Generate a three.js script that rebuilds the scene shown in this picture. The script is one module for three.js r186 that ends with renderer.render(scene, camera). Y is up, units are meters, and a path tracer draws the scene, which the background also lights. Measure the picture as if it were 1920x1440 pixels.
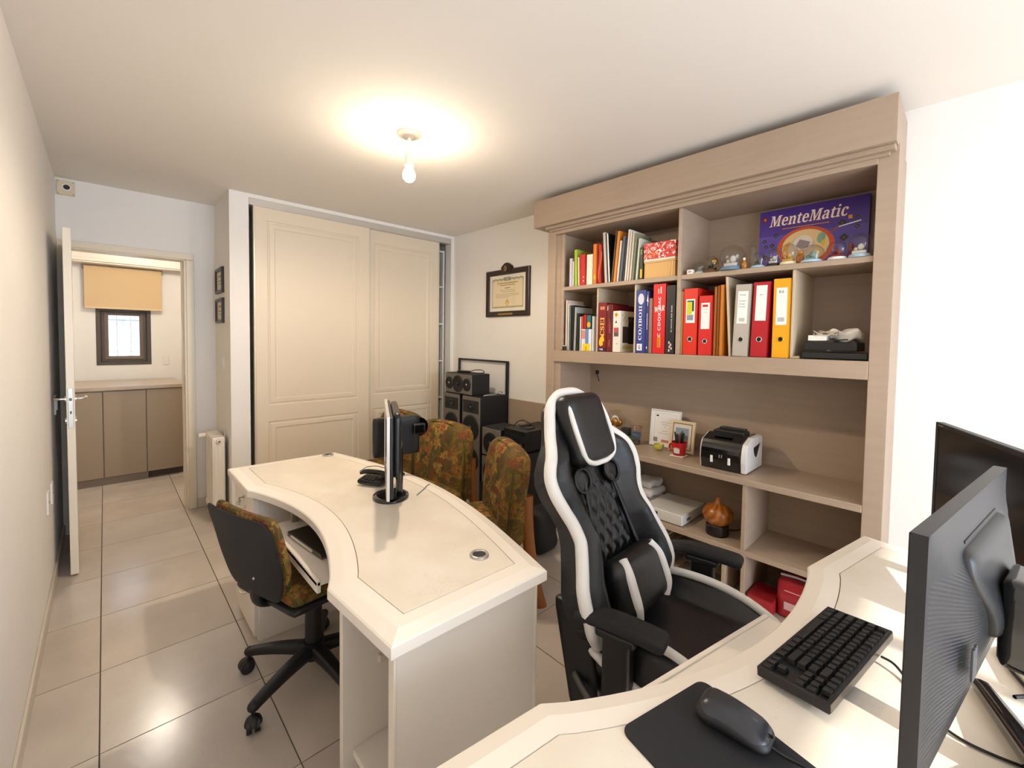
import * as THREE from 'three';
import { RoundedBoxGeometry } from 'three/addons/geometries/RoundedBoxGeometry.js';
import { mergeGeometries } from 'three/addons/utils/BufferGeometryUtils.js';
import { RectAreaLightUniformsLib } from 'three/addons/lights/RectAreaLightUniformsLib.js';

// ---------------------------------------------------------------- camera, sky, sun, exposure
const scene = new THREE.Scene();
const renderer = new THREE.WebGLRenderer({ antialias: true });
renderer.toneMapping = THREE.LinearToneMapping;
renderer.toneMappingExposure = 0.77;
renderer.shadowMap.enabled = true;
RectAreaLightUniformsLib.init();

const FOCAL = 807.7;                                   // in pixels of a 1920 x 1440 frame
const camera = new THREE.PerspectiveCamera(2 * Math.atan(720 / FOCAL) * 180 / Math.PI, 1920 / 1440, 0.05, 60);
{
  const yaw = 0.75783, pitch = 0.0385, roll = 0.01411;
  const f0 = new THREE.Vector3(Math.sin(yaw), 0, -Math.cos(yaw)), r0 = new THREE.Vector3(Math.cos(yaw), 0, Math.sin(yaw)), u0 = new THREE.Vector3(0, 1, 0);
  const f = f0.clone().multiplyScalar(Math.cos(pitch)).addScaledVector(u0, -Math.sin(pitch));
  const u = u0.clone().multiplyScalar(Math.cos(pitch)).addScaledVector(f0, Math.sin(pitch));
  const r = r0.clone().multiplyScalar(Math.cos(roll)).addScaledVector(u, Math.sin(roll));
  const up = u.clone().multiplyScalar(Math.cos(roll)).addScaledVector(r0, -Math.sin(roll));
  camera.quaternion.setFromRotationMatrix(new THREE.Matrix4().makeBasis(r, up, f.clone().negate()));
  camera.position.set(0, 1.45, 0);
  camera.setViewOffset(1920, 1440, 0, 52, 1920, 1440); // lens shifted down
}

const SKY = new THREE.Color().setRGB(0.80, 0.94, 1.15);
scene.background = SKY;
scene.backgroundIntensity = 7.0;

const sun = new THREE.DirectionalLight(new THREE.Color().setRGB(1.0, 0.95, 0.88), 10);
sun.position.set(1.2 - 0.45, 0.75 + 1.53, 0 + 3.12);
sun.target.position.set(1.2, 0.75, 0);
sun.castShadow = true;
sun.shadow.mapSize.set(2048, 2048);
Object.assign(sun.shadow.camera, { left: -4, right: 4, top: 4, bottom: -4, near: 0.1, far: 20 });
scene.add(sun, sun.target);

const addedDaylight = new THREE.RectAreaLight(new THREE.Color().setRGB(0.86, 0.97, 1.14), 7.0, 1.9, 2.15);   // area light added at the window to strengthen the sky light
addedDaylight.position.set(0.90, 1.23, 2.885);
addedDaylight.lookAt(0.90, 1.23, -3);
scene.add(addedDaylight);

// ---------------------------------------------------------------- helpers
let seed = 12345;
const rnd = () => { seed = (seed * 1664525 + 1013904223) >>> 0; return seed / 4294967296; };
const R = THREE.MathUtils.degToRad;
const C = (c) => new THREE.Color(c);
const M = (color, roughness = 0.6, extra = {}) => new THREE.MeshStandardMaterial({ color: C(color), roughness, ...extra });
const P = (color, roughness = 0.6, extra = {}) => new THREE.MeshPhysicalMaterial({ color: C(color), roughness, ...extra });

const used = new Map();
function numbered(n) { const k = used.get(n) ?? 0; used.set(n, k + 1); return k ? n + '_' + String(k).padStart(3, '0') : n; }
function flat(g) { return g.index ? g.toNonIndexed() : g; }
function mg(list) {
  if (!Array.isArray(list)) return list;
  if (list.length === 1) return list[0];
  return mergeGeometries(list.map((g) => { const q = flat(g); for (const k of Object.keys(q.attributes)) if (!['position', 'normal', 'uv'].includes(k)) q.deleteAttribute(k); return q; }));
}
// texture coordinates in metres, from the plane each face lies in
function wuv(g, s = 1, ox = 0, oy = 0) {
  g = flat(g); const p = g.attributes.position, n = p.count, uv = new Float32Array(n * 2);
  const a = new THREE.Vector3(), b = new THREE.Vector3(), c = new THREE.Vector3();
  for (let i = 0; i < n; i += 3) {
    a.fromBufferAttribute(p, i); b.fromBufferAttribute(p, i + 1); c.fromBufferAttribute(p, i + 2);
    const nn = b.clone().sub(a).cross(c.clone().sub(a)); const ax = Math.abs(nn.x), ay = Math.abs(nn.y), az = Math.abs(nn.z);
    for (let k = 0; k < 3; k++) {
      const v = [a, b, c][k];
      const [x, y] = ax >= ay && ax >= az ? [v.z, v.y] : ay >= az ? [v.z, v.x] : [v.x, v.y];
      uv[(i + k) * 2] = x * s + ox; uv[(i + k) * 2 + 1] = y * s + oy;
    }
  }
  g.setAttribute('uv', new THREE.BufferAttribute(uv, 2)); return g;
}
function mesh(name, geo, mat, parent = scene) {
  const g = mg(geo); const m = new THREE.Mesh(g, mat);
  m.name = parent === scene ? numbered(name) : name; m.castShadow = m.receiveShadow = true; parent.add(m); return m;
}
function tag(o, label, category, group) { o.userData = { label, category }; if (group) o.userData.group = group; return o; }
function thing(name, label, category, [x, y, z] = [0, 0, 0], turn = 0, group) {
  const o = new THREE.Group(); o.name = numbered(name); scene.add(o); o.position.set(x, y, z); o.rotation.y = turn; return tag(o, label, category, group);
}
function struct(name, geo, mat) { const m = mesh(name, geo, mat); m.userData = { kind: 'structure' }; return m; }
function structGroup(name) { const g = new THREE.Group(); g.name = numbered(name); g.userData = { kind: 'structure' }; scene.add(g); return g; }
// boxes: by centre (bx), by limits (lim), with rounded edges (rb / rlim)
const bx = (w, h, d, x = 0, y = 0, z = 0) => new THREE.BoxGeometry(w, h, d).translate(x, y, z);
const lim = (x0, x1, y0, y1, z0, z1) => bx(x1 - x0, y1 - y0, z1 - z0, (x0 + x1) / 2, (y0 + y1) / 2, (z0 + z1) / 2);
const rb = (w, h, d, x = 0, y = 0, z = 0, r = 0.003, s = 2) => new RoundedBoxGeometry(w, h, d, s, Math.min(r, w / 2.02, h / 2.02, d / 2.02)).translate(x, y, z);
const rlim = (x0, x1, y0, y1, z0, z1, r = 0.003) => rb(x1 - x0, y1 - y0, z1 - z0, (x0 + x1) / 2, (y0 + y1) / 2, (z0 + z1) / 2, r);
const cyl = (r0, r1, h, x = 0, y = 0, z = 0, n = 24) => new THREE.CylinderGeometry(r1, r0, h, n).translate(x, y, z);
const V = (x, y, z) => new THREE.Vector3(x, y, z);
const tube = (pts, r, n = 8, seg) => new THREE.TubeGeometry(new THREE.CatmullRomCurve3(pts.map((p) => V(...p))), seg ?? pts.length * 6, r, n);
const lathe = (pts, n = 32) => new THREE.LatheGeometry(pts.map(([r, y]) => new THREE.Vector2(Math.max(r, 0.00001), y)), n);
function bar(a, b, r0, r1 = r0, n = 10) { const A = V(...a), B = V(...b), d = B.clone().sub(A); return new THREE.CylinderGeometry(r1, r0, d.length(), n).applyQuaternion(new THREE.Quaternion().setFromUnitVectors(V(0, 1, 0), d.clone().normalize())).translate((A.x + B.x) / 2, (A.y + B.y) / 2, (A.z + B.z) / 2); }
// a box of many faces with round edges, to be bent by fn(v)
function soft(w, h, d, r, n = 14, fn) {
  const g = new THREE.BoxGeometry(w, h, d, n, n, n), p = g.attributes.position, nn = g.attributes.normal, v = V(0, 0, 0), c = V(0, 0, 0);
  const R3 = [Math.min(r, w / 2), Math.min(r, h / 2), Math.min(r, d / 2)];
  for (let i = 0; i < p.count; i++) {
    v.fromBufferAttribute(p, i);
    c.set(THREE.MathUtils.clamp(v.x, -w / 2 + R3[0], w / 2 - R3[0]), THREE.MathUtils.clamp(v.y, -h / 2 + R3[1], h / 2 - R3[1]), THREE.MathUtils.clamp(v.z, -d / 2 + R3[2], d / 2 - R3[2]));
    const q = V((v.x - c.x) / R3[0], (v.y - c.y) / R3[1], (v.z - c.z) / R3[2]); if (q.lengthSq() > 0) q.normalize();
    v.set(c.x + q.x * R3[0], c.y + q.y * R3[1], c.z + q.z * R3[2]);
    if (fn) fn(v);
    p.setXYZ(i, v.x, v.y, v.z);
  }
  return weld(g);
}
function weld(g) {           // smooth normals over seams, kept uv
  const p = g.attributes.position; g.computeVertexNormals(); const n = g.attributes.normal, map = new Map(), key = (i) => [p.getX(i), p.getY(i), p.getZ(i)].map((x) => Math.round(x * 20000)).join();
  for (let i = 0; i < p.count; i++) { const k = key(i), a = map.get(k) ?? [0, 0, 0]; a[0] += n.getX(i); a[1] += n.getY(i); a[2] += n.getZ(i); map.set(k, a); }
  for (let i = 0; i < p.count; i++) { const a = map.get(key(i)), l = Math.hypot(...a) || 1; n.setXYZ(i, a[0] / l, a[1] / l, a[2] / l); }
  return g;
}
function grid(nu, nv, fn, closedU = false) {          // fn(u, v) in 0..1 -> [x, y, z]
  const pos = [], uv = [], idx = [];
  for (let j = 0; j <= nv; j++) for (let i = 0; i <= nu; i++) { pos.push(...fn(i / nu, j / nv)); uv.push(i / nu, j / nv); }
  for (let j = 0; j < nv; j++) for (let i = 0; i < nu; i++) { const a = j * (nu + 1) + i; idx.push(a, a + 1, a + nu + 2, a, a + nu + 2, a + nu + 1); }
  const g = new THREE.BufferGeometry(); g.setAttribute('position', new THREE.Float32BufferAttribute(pos, 3)); g.setAttribute('uv', new THREE.Float32BufferAttribute(uv, 2)); g.setIndex(idx);
  return weld(g);
}
// closed outline in plan; moves it inwards by d with mitred corners
function inset(pts, d) {
  const n = pts.length, out = [];
  for (let i = 0; i < n; i++) {
    const [ax, ay] = pts[(i + n - 1) % n], [bx_, by] = pts[i], [cx, cy] = pts[(i + 1) % n];
    let e1 = [bx_ - ax, by - ay], e2 = [cx - bx_, cy - by]; const l1 = Math.hypot(...e1), l2 = Math.hypot(...e2); e1 = [e1[0] / l1, e1[1] / l1]; e2 = [e2[0] / l2, e2[1] / l2];
    const n1 = [-e1[1], e1[0]], n2 = [-e2[1], e2[0]], m = [n1[0] + n2[0], n1[1] + n2[1]], k = d / Math.max(0.25, (1 + n1[0] * n2[0] + n1[1] * n2[1]));
    out.push([bx_ + m[0] * k, by + m[1] * k]);
  }
  return out;
}
// sweeps a profile [inset, height] round a closed outline (counter-clockwise in x, y); the height goes along z
function ring(outline, profile, close = false) {
  const loops = profile.map(([d, h]) => inset(outline, d).map(([x, y]) => [x, y, h])); const pos = [], n = outline.length;
  const m = close ? loops.length : loops.length - 1;
  for (let j = 0; j < m; j++) for (let i = 0; i < n; i++) {
    const a = loops[j][i], b = loops[j][(i + 1) % n], c = loops[(j + 1) % loops.length][(i + 1) % n], d = loops[(j + 1) % loops.length][i];
    pos.push(...a, ...b, ...c, ...a, ...c, ...d);
  }
  const g = new THREE.BufferGeometry(); g.setAttribute('position', new THREE.Float32BufferAttribute(pos, 3)); g.computeVertexNormals(); return wuv(g);
}
const rect = (x0, x1, y0, y1) => [[x0, y0], [x1, y0], [x1, y1], [x0, y1]];
function plate(outline, z0, z1, holes = []) {           // a flat plate from an outline, between z0 and z1
  const s = new THREE.Shape(outline.map(([x, y]) => new THREE.Vector2(x, y)));
  for (const h of holes) s.holes.push(new THREE.Path(h.map(([x, y]) => new THREE.Vector2(x, y))));
  return wuv(new THREE.ExtrudeGeometry(s, { depth: z1 - z0, bevelEnabled: false }).translate(0, 0, z0));
}
const lay = (g) => g.rotateX(-Math.PI / 2);            // x, y, height -> x, height, -y
const circle = (r, n = 24, x = 0, y = 0) => Array.from({ length: n }, (_, i) => [x + r * Math.cos(i / n * 2 * Math.PI), y + r * Math.sin(i / n * 2 * Math.PI)]);

// ---------------------------------------------------------------- computed textures
function lattice(n, sd) { let s = sd >>> 0; const a = new Float32Array(n * n); for (let i = 0; i < n * n; i++) { s = (s * 1664525 + 1013904223) >>> 0; a[i] = s / 4294967296; } return a; }
function tileNoise(sd) {                               // value noise that repeats after `per` cells
  const a = lattice(256, sd);
  return (x, y, per) => { const xi = Math.floor(x), yi = Math.floor(y), fx = x - xi, fy = y - yi, sx = fx * fx * (3 - 2 * fx), sy = fy * fy * (3 - 2 * fy), w = (i, j) => a[(((j % per) + per) % per) * 256 + (((i % per) + per) % per)];
    return (w(xi, yi) * (1 - sx) + w(xi + 1, yi) * sx) * (1 - sy) + (w(xi, yi + 1) * (1 - sx) + w(xi + 1, yi + 1) * sx) * sy; };
}
function fbm(noise, u, v, per, oct) { let s = 0, a = 0.5, t = 0; for (let o = 0; o < oct; o++) { s += a * noise(u * per, v * per, per); t += a; a *= 0.5; per *= 2; } return s / t; }
function tex(n, fn, srgb = true) {                     // fn(u, v) -> [r, g, b] in 0..255
  const d = new Uint8Array(n * n * 4);
  for (let j = 0; j < n; j++) for (let i = 0; i < n; i++) { const c = fn((i + 0.5) / n, (j + 0.5) / n), k = (j * n + i) * 4; d[k] = c[0]; d[k + 1] = c[1]; d[k + 2] = c[2]; d[k + 3] = 255; }
  const t = new THREE.DataTexture(d, n, n, THREE.RGBAFormat); t.magFilter = t.minFilter = THREE.LinearFilter; t.wrapS = t.wrapT = THREE.RepeatWrapping; if (srgb) t.colorSpace = THREE.SRGBColorSpace; t.needsUpdate = true; return t;
}
const mixc = (a, b, t) => [a[0] + (b[0] - a[0]) * t, a[1] + (b[1] - a[1]) * t, a[2] + (b[2] - a[2]) * t];
const clamp01 = (x) => Math.min(1, Math.max(0, x));
const sstep = (a, b, x) => { const t = clamp01((x - a) / (b - a)); return t * t * (3 - 2 * t); };
function canvasTex(w, h, draw) {
  const c = document.createElement('canvas'); c.width = w; c.height = h; const g = c.getContext('2d'); draw(g, w, h);
  const t = new THREE.CanvasTexture(c); t.colorSpace = THREE.SRGBColorSpace; return t;
}
const repeat = (t, x, y = x) => { const q = t.clone(); q.repeat.set(x, y); q.needsUpdate = true; return q; };

const N1 = tileNoise(7), N2 = tileNoise(91), N3 = tileNoise(1234), N4 = tileNoise(777);
const plasterBump = tex(256, (u, v) => { const h = 120 + 90 * fbm(N1, u, v, 32, 3) - 40; return [h, h, h]; }, false);
const wallTone = tex(256, (u, v) => { const k = fbm(N2, u, v, 4, 5) - 0.5; return [243 + 7 * k, 238 + 8 * k, 231 + 10 * k]; });
const tileTone = tex(512, (u, v) => { const k = fbm(N3, u, v, 5, 6) - 0.5, s = N4(u * 128, v * 128, 128); const d = s > 0.93 ? -7 : 0; return [202 + 26 * k + d, 191 + 26 * k + d, 180 + 26 * k + d]; });
const marbleTone = tex(640, (u, v) => {
  const w = fbm(N1, u, v, 4, 4), k = fbm(N2, u + 0.07 * w, v + 0.05 * w, 8, 5) - 0.5;
  const vein = sstep(0.025, 0.0, Math.abs(fbm(N3, u + 0.1 * w, v, 10, 4) - 0.5)) * sstep(0.5, 0.65, fbm(N4, u, v, 7, 3));
  const speck = N4(u * 220, v * 220, 220) > 0.95 && fbm(N1, v, u, 6, 3) > 0.52 ? 1 : 0;
  const q = 0.10 * vein + 0.20 * speck; return mixc([234 + 14 * k, 223 + 18 * k, 206 + 22 * k], [186, 156, 124], q);
});
const grainTone = tex(512, (u, v) => { const k = fbm((x, y, p) => N1(x * 0.25, y * 6, p * 4), u, v, 8, 4) - 0.5, j = fbm(N2, u, v, 4, 3) - 0.5; return [172 + 9 * k + 5 * j, 150 + 9 * k + 5 * j, 128 + 9 * k + 5 * j]; });
const leatherBump = tex(256, (u, v) => { const h = 255 * fbm(N3, u, v, 48, 2); return [h, h, h]; }, false);
const weaveBump = tex(256, (u, v) => { const h = 128 + 60 * Math.sin(u * 2 * Math.PI * 64) * Math.sin(v * 2 * Math.PI * 64) + 40 * (N2(u * 64, v * 64, 64) - 0.5); return [h, h, h]; }, false);
const floral = canvasTex(768, 768, (g, W) => {            // woven print of leaves and blooms
  let s = 4711; const q = () => (s = (s * 16807) % 2147483647) / 2147483647;
  g.fillStyle = '#5c481b'; g.fillRect(0, 0, W, W);
  const wrap = (x, y, fn) => { for (const dx of [-W, 0, W]) for (const dy of [-W, 0, W]) { if (x + dx < -90 || x + dx > W + 90 || y + dy < -90 || y + dy > W + 90) continue; g.save(); g.translate(x + dx, y + dy); fn(); g.restore(); } };
  const blob = (x, y, a, w, h, c, al = 1) => wrap(x, y, () => { g.globalAlpha = al; g.rotate(a); g.fillStyle = c; g.beginPath(); g.ellipse(0, 0, w, h, 0, 0, 7); g.fill(); g.globalAlpha = 1; });
  for (let i = 0; i < 130; i++) blob(q() * W, q() * W, q() * 6, 26 + q() * 40, 14 + q() * 24, ['#4a451c', '#6f541d', '#413f1c', '#7c5e1f', '#5e431b'][i % 5], 0.6);
  for (let i = 0; i < 130; i++) { const x = q() * W, y = q() * W, a = q() * 6, l = 16 + q() * 26; blob(x, y, a, l, l * 0.3, ['#3d4020', '#75622a', '#35381f', '#8f7228'][i % 4], 0.75); wrap(x, y, () => { g.rotate(a); g.strokeStyle = '#2a2a12'; g.globalAlpha = 0.6; g.lineWidth = 1.5; g.beginPath(); g.moveTo(-l, 0); g.lineTo(l, 0); g.stroke(); g.globalAlpha = 1; }); }
  for (let i = 0; i < 84; i++) {
    const x = q() * W, y = q() * W, n = 5 + Math.floor(q() * 3), r = 17 + q() * 22, c = ['#94681f', '#7d3a1a', '#a37a2e', '#70301a', '#94511d', '#ab8540', '#845a1e'][i % 7], a0 = q() * 6;
    for (let k = 0; k < n; k++) { const a = a0 + k * 6.283 / n + q() * 0.7, e = r * (0.55 + 0.6 * q()); blob(x + Math.cos(a) * e, y + Math.sin(a) * e, a + q() * 0.8, r * (0.5 + 0.55 * q()), r * (0.25 + 0.3 * q()), c, 0.5 + 0.35 * q()); }
    for (let k = 0; k < n * 2; k++) { const a = a0 + k * 3.14159 / n; wrap(x, y, () => { g.rotate(a); g.strokeStyle = k % 2 ? '#3c2410' : '#cfa860'; g.globalAlpha = 0.5; g.lineWidth = 1.4; g.beginPath(); g.moveTo(r * 0.2, 0); g.lineTo(r * 1.35, 2); g.stroke(); g.globalAlpha = 1; }); }
    blob(x, y, q() * 6, r * 0.3, r * 0.15, '#4a2a12', 0.6);
  }
  for (let i = 0; i < 900; i++) { const x = q() * W, y = q() * W, a = 1.1 + q() * 1.0, l = 8 + q() * 30; wrap(x, y, () => { g.rotate(a); g.strokeStyle = ['#2c2c14', '#b08c3c', '#4e4a1e', '#8a5a20'][i % 4]; g.globalAlpha = 0.4; g.lineWidth = 2; g.beginPath(); g.moveTo(-l, 0); g.quadraticCurveTo(0, 5, l, 0); g.stroke(); g.globalAlpha = 1; }); }
});
floral.wrapS = floral.wrapT = THREE.RepeatWrapping;

// ---------------------------------------------------------------- shared materials
const mWall = M('#ffffff', 0.85, { map: repeat(wallTone, 0.4), bumpMap: repeat(plasterBump, 1.2), bumpScale: 0.0006 });
const mCeil = M('#f0e9de', 0.9, { bumpMap: repeat(plasterBump, 1.2), bumpScale: 0.0005 });
const tileMats = [0, 1, 2, 3].map((i) => { const t = tileTone.clone(); t.offset.set(0.23 * i, 0.41 * i); t.needsUpdate = true; return new THREE.MeshPhysicalMaterial({ map: t, color: C(['#ffffff', '#fbf9f6', '#fdf9f5', '#f8f6f3'][i]), roughness: 0.2, bumpMap: repeat(plasterBump, 1.5), bumpScale: 0.0003 }); });
const mGrout = M('#6f5f50', 0.95);
const mTaupe = M('#ffffff', 0.5, { map: repeat(grainTone, 1.3) });
const mDoorBeige = M('#e6d6bd', 0.42);
const mDoorPaint = M('#eee3d0', 0.38);
const mAlu = M('#c3bbae', 0.35, { metalness: 0.7 });
const mChrome = M('#d8d4cc', 0.16, { metalness: 1 });
const mSteel = M('#a9a59c', 0.32, { metalness: 0.9 });
const mDeskEdge = P('#f0e6d8', 0.36);
const mDeskTop = P('#ffffff', 0.27, { map: repeat(marbleTone, 1.1) });
const mDeskBody = M('#ece1d2', 0.45);
const mGroove = M('#8d7558', 0.8);
const mBlack = M('#141416', 0.42);
const mBlackMatte = M('#17171a', 0.7, { bumpMap: repeat(leatherBump, 4), bumpScale: 0.0003 });
const mBlackGloss = P('#0b0b0d', 0.12, { clearcoat: 0.6, clearcoatRoughness: 0.08 });
const mLeather = P('#141416', 0.38, { bumpMap: repeat(leatherBump, 3), bumpScale: 0.0005 });
const mLeatherWhite = P('#ece7e0', 0.42, { bumpMap: repeat(leatherBump, 3), bumpScale: 0.0004 });
const mFloral = M('#ffffff', 0.9, { map: repeat(floral, 1.7), bumpMap: repeat(weaveBump, 4), bumpScale: 0.0006 });
const mWoodOrange = M('#9a5a22', 0.45);
const mWhitePlastic = M('#ece8e1', 0.4);
const mPaper = M('#efe9df', 0.85);
const mGlass = new THREE.MeshPhysicalMaterial({ color: C('#ffffff'), transmission: 1, roughness: 0.02, thickness: 0, ior: 1.45 });
const mGlassSolid = new THREE.MeshPhysicalMaterial({ color: C('#ffffff'), transmission: 1, roughness: 0.02, thickness: 0.04, ior: 1.33 });
// ================================================================ the room
const H = 2.54, XL = -0.235, XR = 2.74, ZD = -4.41, ZC = -3.82, ZB = 2.9, ZH = -6.5;
// floor: half-metre tiles laid on a grout bed
{
  const floor = structGroup('floor');
  mesh('grout_bed', lim(-1.2, 3.1, -0.12, -0.005, -6.65, 3.05), mGrout, floor);
  const full = wuv(bx(0.4955, 0.012, 0.4955, 0, -0.006, 0), 1);
  for (let i = -2; i < 6; i++) for (let j = -13; j < 6; j++) {
    let x0 = -0.036 + 0.5 * i, x1 = x0 + 0.5, z0 = -0.005 + 0.5 * j, z1 = z0 + 0.5;
    const hall = (z0 + z1) / 2 < ZD - 0.1, lo = hall ? -1.0 : XL, hi = hall ? 1.5 : 2.9;
    if (x1 <= lo + 0.02 || x0 >= hi - 0.02) continue;
    x0 = Math.max(x0, lo); x1 = Math.min(x1, hi); z1 = Math.min(z1, ZB); z0 = Math.max(z0, ZH);
    const w = x1 - x0, d = z1 - z0, g = w > 0.499 && d > 0.499 ? full : wuv(bx(w - 0.0045, 0.012, d - 0.0045, 0, -0.006, 0), 1);
    const t = mesh('floor_tile', g, tileMats[Math.floor(rnd() * 4)], floor);
    t.position.set((x0 + x1) / 2, 0, (z0 + z1) / 2);
  }
}
struct('ceiling', wuv(lim(-1.2, 3.1, H, H + 0.15, -6.65, 3.05)), mCeil);
struct('wall_left', wuv(lim(XL - 0.15, XL, 0, H, ZD, ZB)), mWall);
struct('wall_door', [wuv(lim(-1.0, -0.2, 0, H, ZD - 0.12, ZD)), wuv(lim(0.5, 2.99, 0, H, ZD - 0.12, ZD)), wuv(lim(-0.2, 0.5, 2.075, H, ZD - 0.12, ZD))], mWall);
struct('wall_closet', [wuv(lim(0.69, 0.818, 0, H, ZC - 0.1, ZC)), wuv(lim(0.69, 0.76, 0, H, ZD, ZC - 0.1)), wuv(lim(0.818, XR, 2.512, H, ZC - 0.1, ZC)), wuv(lim(2.70, XR, 0, 2.512, ZC - 0.1, ZC))], mWall);
struct('wall_right', [wuv(lim(XR, 2.99, 0, H, ZD, -2.21)), wuv(lim(XR, 2.99, 0, H, -0.235, ZB)), wuv(lim(XR, 2.99, 2.44, H, -2.21, -0.235)), wuv(lim(2.90, 2.99, 0, 2.44, -2.21, -0.235))], mWall);
struct('wall_back', [wuv(lim(XL - 0.15, -0.1, 0, H, ZB, ZB + 0.15)), wuv(lim(1.9, 2.99, 0, H, ZB, ZB + 0.15)), wuv(lim(-0.1, 1.9, 0, 0.10, ZB, ZB + 0.15)), wuv(lim(-0.1, 1.9, 2.35, H, ZB, ZB + 0.15))], mWall);
struct('wall_hall_back', [wuv(lim(-1.15, -0.066, 0, H, ZH - 0.15, ZH)), wuv(lim(0.393, 1.65, 0, H, ZH - 0.15, ZH)), wuv(lim(-0.066, 0.393, 0, 1.106, ZH - 0.15, ZH)), wuv(lim(-0.066, 0.393, 1.74, H, ZH - 0.15, ZH))], mWall);
struct('wall_hall_left', wuv(lim(-1.15, -1.0, 0, H, ZH, ZD - 0.12)), mWall);
struct('wall_hall_right', wuv(lim(1.5, 1.65, 0, H, ZH, ZD - 0.12)), mWall);
struct('trim_1', [wuv(lim(-1.0, 1.5, 2.235, H, ZH, ZH + 0.2)), rlim(-1.0, 1.5, 2.205, 2.237, ZH, ZH + 0.225, 0.008), rlim(-1.0, 1.5, 2.19, 2.207, ZH, ZH + 0.205, 0.006)], M('#ece2d4', 0.4));
const mSkirt = M('#cfc4b6', 0.35);
struct('baseboard_left', rlim(XL, XL + 0.011, 0, 0.078, ZD, ZB), mSkirt);
struct('baseboard_door', [rlim(XL, -0.255 + 0.0, 0, 0.001, ZD, ZD + 0.001), rlim(0.548, 0.69, 0, 0.078, ZD, ZD + 0.011)].slice(1), mSkirt);
struct('baseboard_closet', [rlim(0.679, 0.69, 0, 0.078, ZD + 0.011, ZC), rlim(0.679, 0.818, 0, 0.078, ZC, ZC + 0.011)], mSkirt);
struct('baseboard_hall', rlim(0.62, 1.5, 0, 0.078, ZH, ZH + 0.011), mSkirt);

// back window, behind the camera: sash frames, panes and sill
{
  const w = structGroup('window_2'), zc = ZB + 0.075;
  const mF = M('#4b443c', 0.5);
  mesh('window_frame', ring(rect(-0.1, 1.9, 0.10, 2.35), [[0, -0.03], [0, 0.03], [0.05, 0.03], [0.05, -0.03]], true).translate(0, 0, zc), mF, w);
  mesh('mullion', rlim(0.875, 0.925, 0.14, 2.31, zc - 0.025, zc + 0.025), mF, w);
  for (const [a, b] of [[-0.05, 0.875], [0.925, 1.85]]) mesh('pane', lim(a, b, 0.15, 2.30, zc - 0.002, zc + 0.002), mGlass, w);
  mesh('window_sill', rlim(-0.15, 1.95, 0.075, 0.10, ZB - 0.05, ZB + 0.02), M('#e9e4da', 0.5), w);
}
// hall window with brown frame and iron grille outside
{
  const w = structGroup('window_1'), zc = ZH - 0.03, mF = M('#4a4036', 0.5), mS = M('#6a5d4e', 0.5);
  mesh('window_frame', ring(rect(-0.066, 0.393, 1.106, 1.74), [[0, -0.05], [0, 0.035], [0.035, 0.035], [0.045, 0.012], [0.06, 0.012], [0.06, -0.05]], true).translate(0, 0, zc), mF, w);
  mesh('sash', ring(rect(-0.008, 0.335, 1.164, 1.70), [[0, -0.03], [0, 0.006], [0.012, 0.012], [0.04, 0.006], [0.045, -0.03]], true).translate(0, 0, zc), mS, w);
  mesh('pane', lim(0.035, 0.292, 1.205, 1.66, zc - 0.014, zc - 0.010), mGlass, w);
  const gr = [];
  for (const x of [0.02, 0.105, 0.222, 0.31]) gr.push(rlim(x - 0.006, x + 0.006, 1.106, 1.74, ZH - 0.14, ZH - 0.125));
  for (const y of [1.25, 1.35, 1.455, 1.56, 1.65]) { gr.push(rlim(-0.066, 0.105, y - 0.005, y + 0.005, ZH - 0.14, ZH - 0.126)); gr.push(rlim(0.222, 0.393, y - 0.005, y + 0.005, ZH - 0.14, ZH - 0.126)); }
  gr.push(rlim(0.105, 0.222, 1.245, 1.255, ZH - 0.14, ZH - 0.126), rlim(-0.066, 0.393, 1.60, 1.62, ZH - 0.14, ZH - 0.126));
  mesh('iron_grille', gr, M('#77726c', 0.6), w);
}
{
  const t = thing('exterior_lantern', 'slim grey lantern hanging outside behind the small hall window', 'lantern', [0.164, 0, -6.78]);
  mesh('rod', [cyl(0.006, 0.006, 0.72, 0, 1.96, 0), bar([0, 2.31, 0], [0, 2.31, 0.13], 0.006)], M('#8c8c90', 0.6), t);
  mesh('body', [rb(0.05, 0.24, 0.05, 0, 1.45, 0, 0.01), cyl(0.008, 0.014, 0.04, 0, 1.31, 0)], M('#9a9aa2', 0.5), t);
  mesh('canopy', cyl(0.04, 0.012, 0.05, 0, 1.60, 0), M('#6a6a6e', 0.5), t);
}
// roller blind over the hall window
{
  const t = thing('roller_blind', 'beige fabric roller blind half lowered over the hall window', 'blind', [0.17, 0, ZH + 0.06]);
  mesh('roller', new THREE.CylinderGeometry(0.018, 0.018, 0.64, 20).rotateZ(Math.PI / 2).translate(0, 2.165, -0.005), M('#d9c19a', 0.8), t);
  mesh('fabric', wuv(lim(-0.318, 0.318, 1.735, 2.165, 0.012, 0.0135)), new THREE.MeshPhysicalMaterial({ color: C('#dfc093'), roughness: 0.95, transmission: 0.12, thickness: 0, bumpMap: repeat(weaveBump, 5), bumpScale: 0.0004 }), t);
  mesh('hem_bar', rlim(-0.318, 0.318, 1.722, 1.742, 0.008, 0.018, 0.004), M('#e2c9a0', 0.7), t);
  for (const s of [-1, 1]) mesh('bracket', rb(0.012, 0.05, 0.05, s * 0.327, 2.17, -0.025, 0.003), M('#8f8778', 0.5, { metalness: 0.5 }), t);
}
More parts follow.
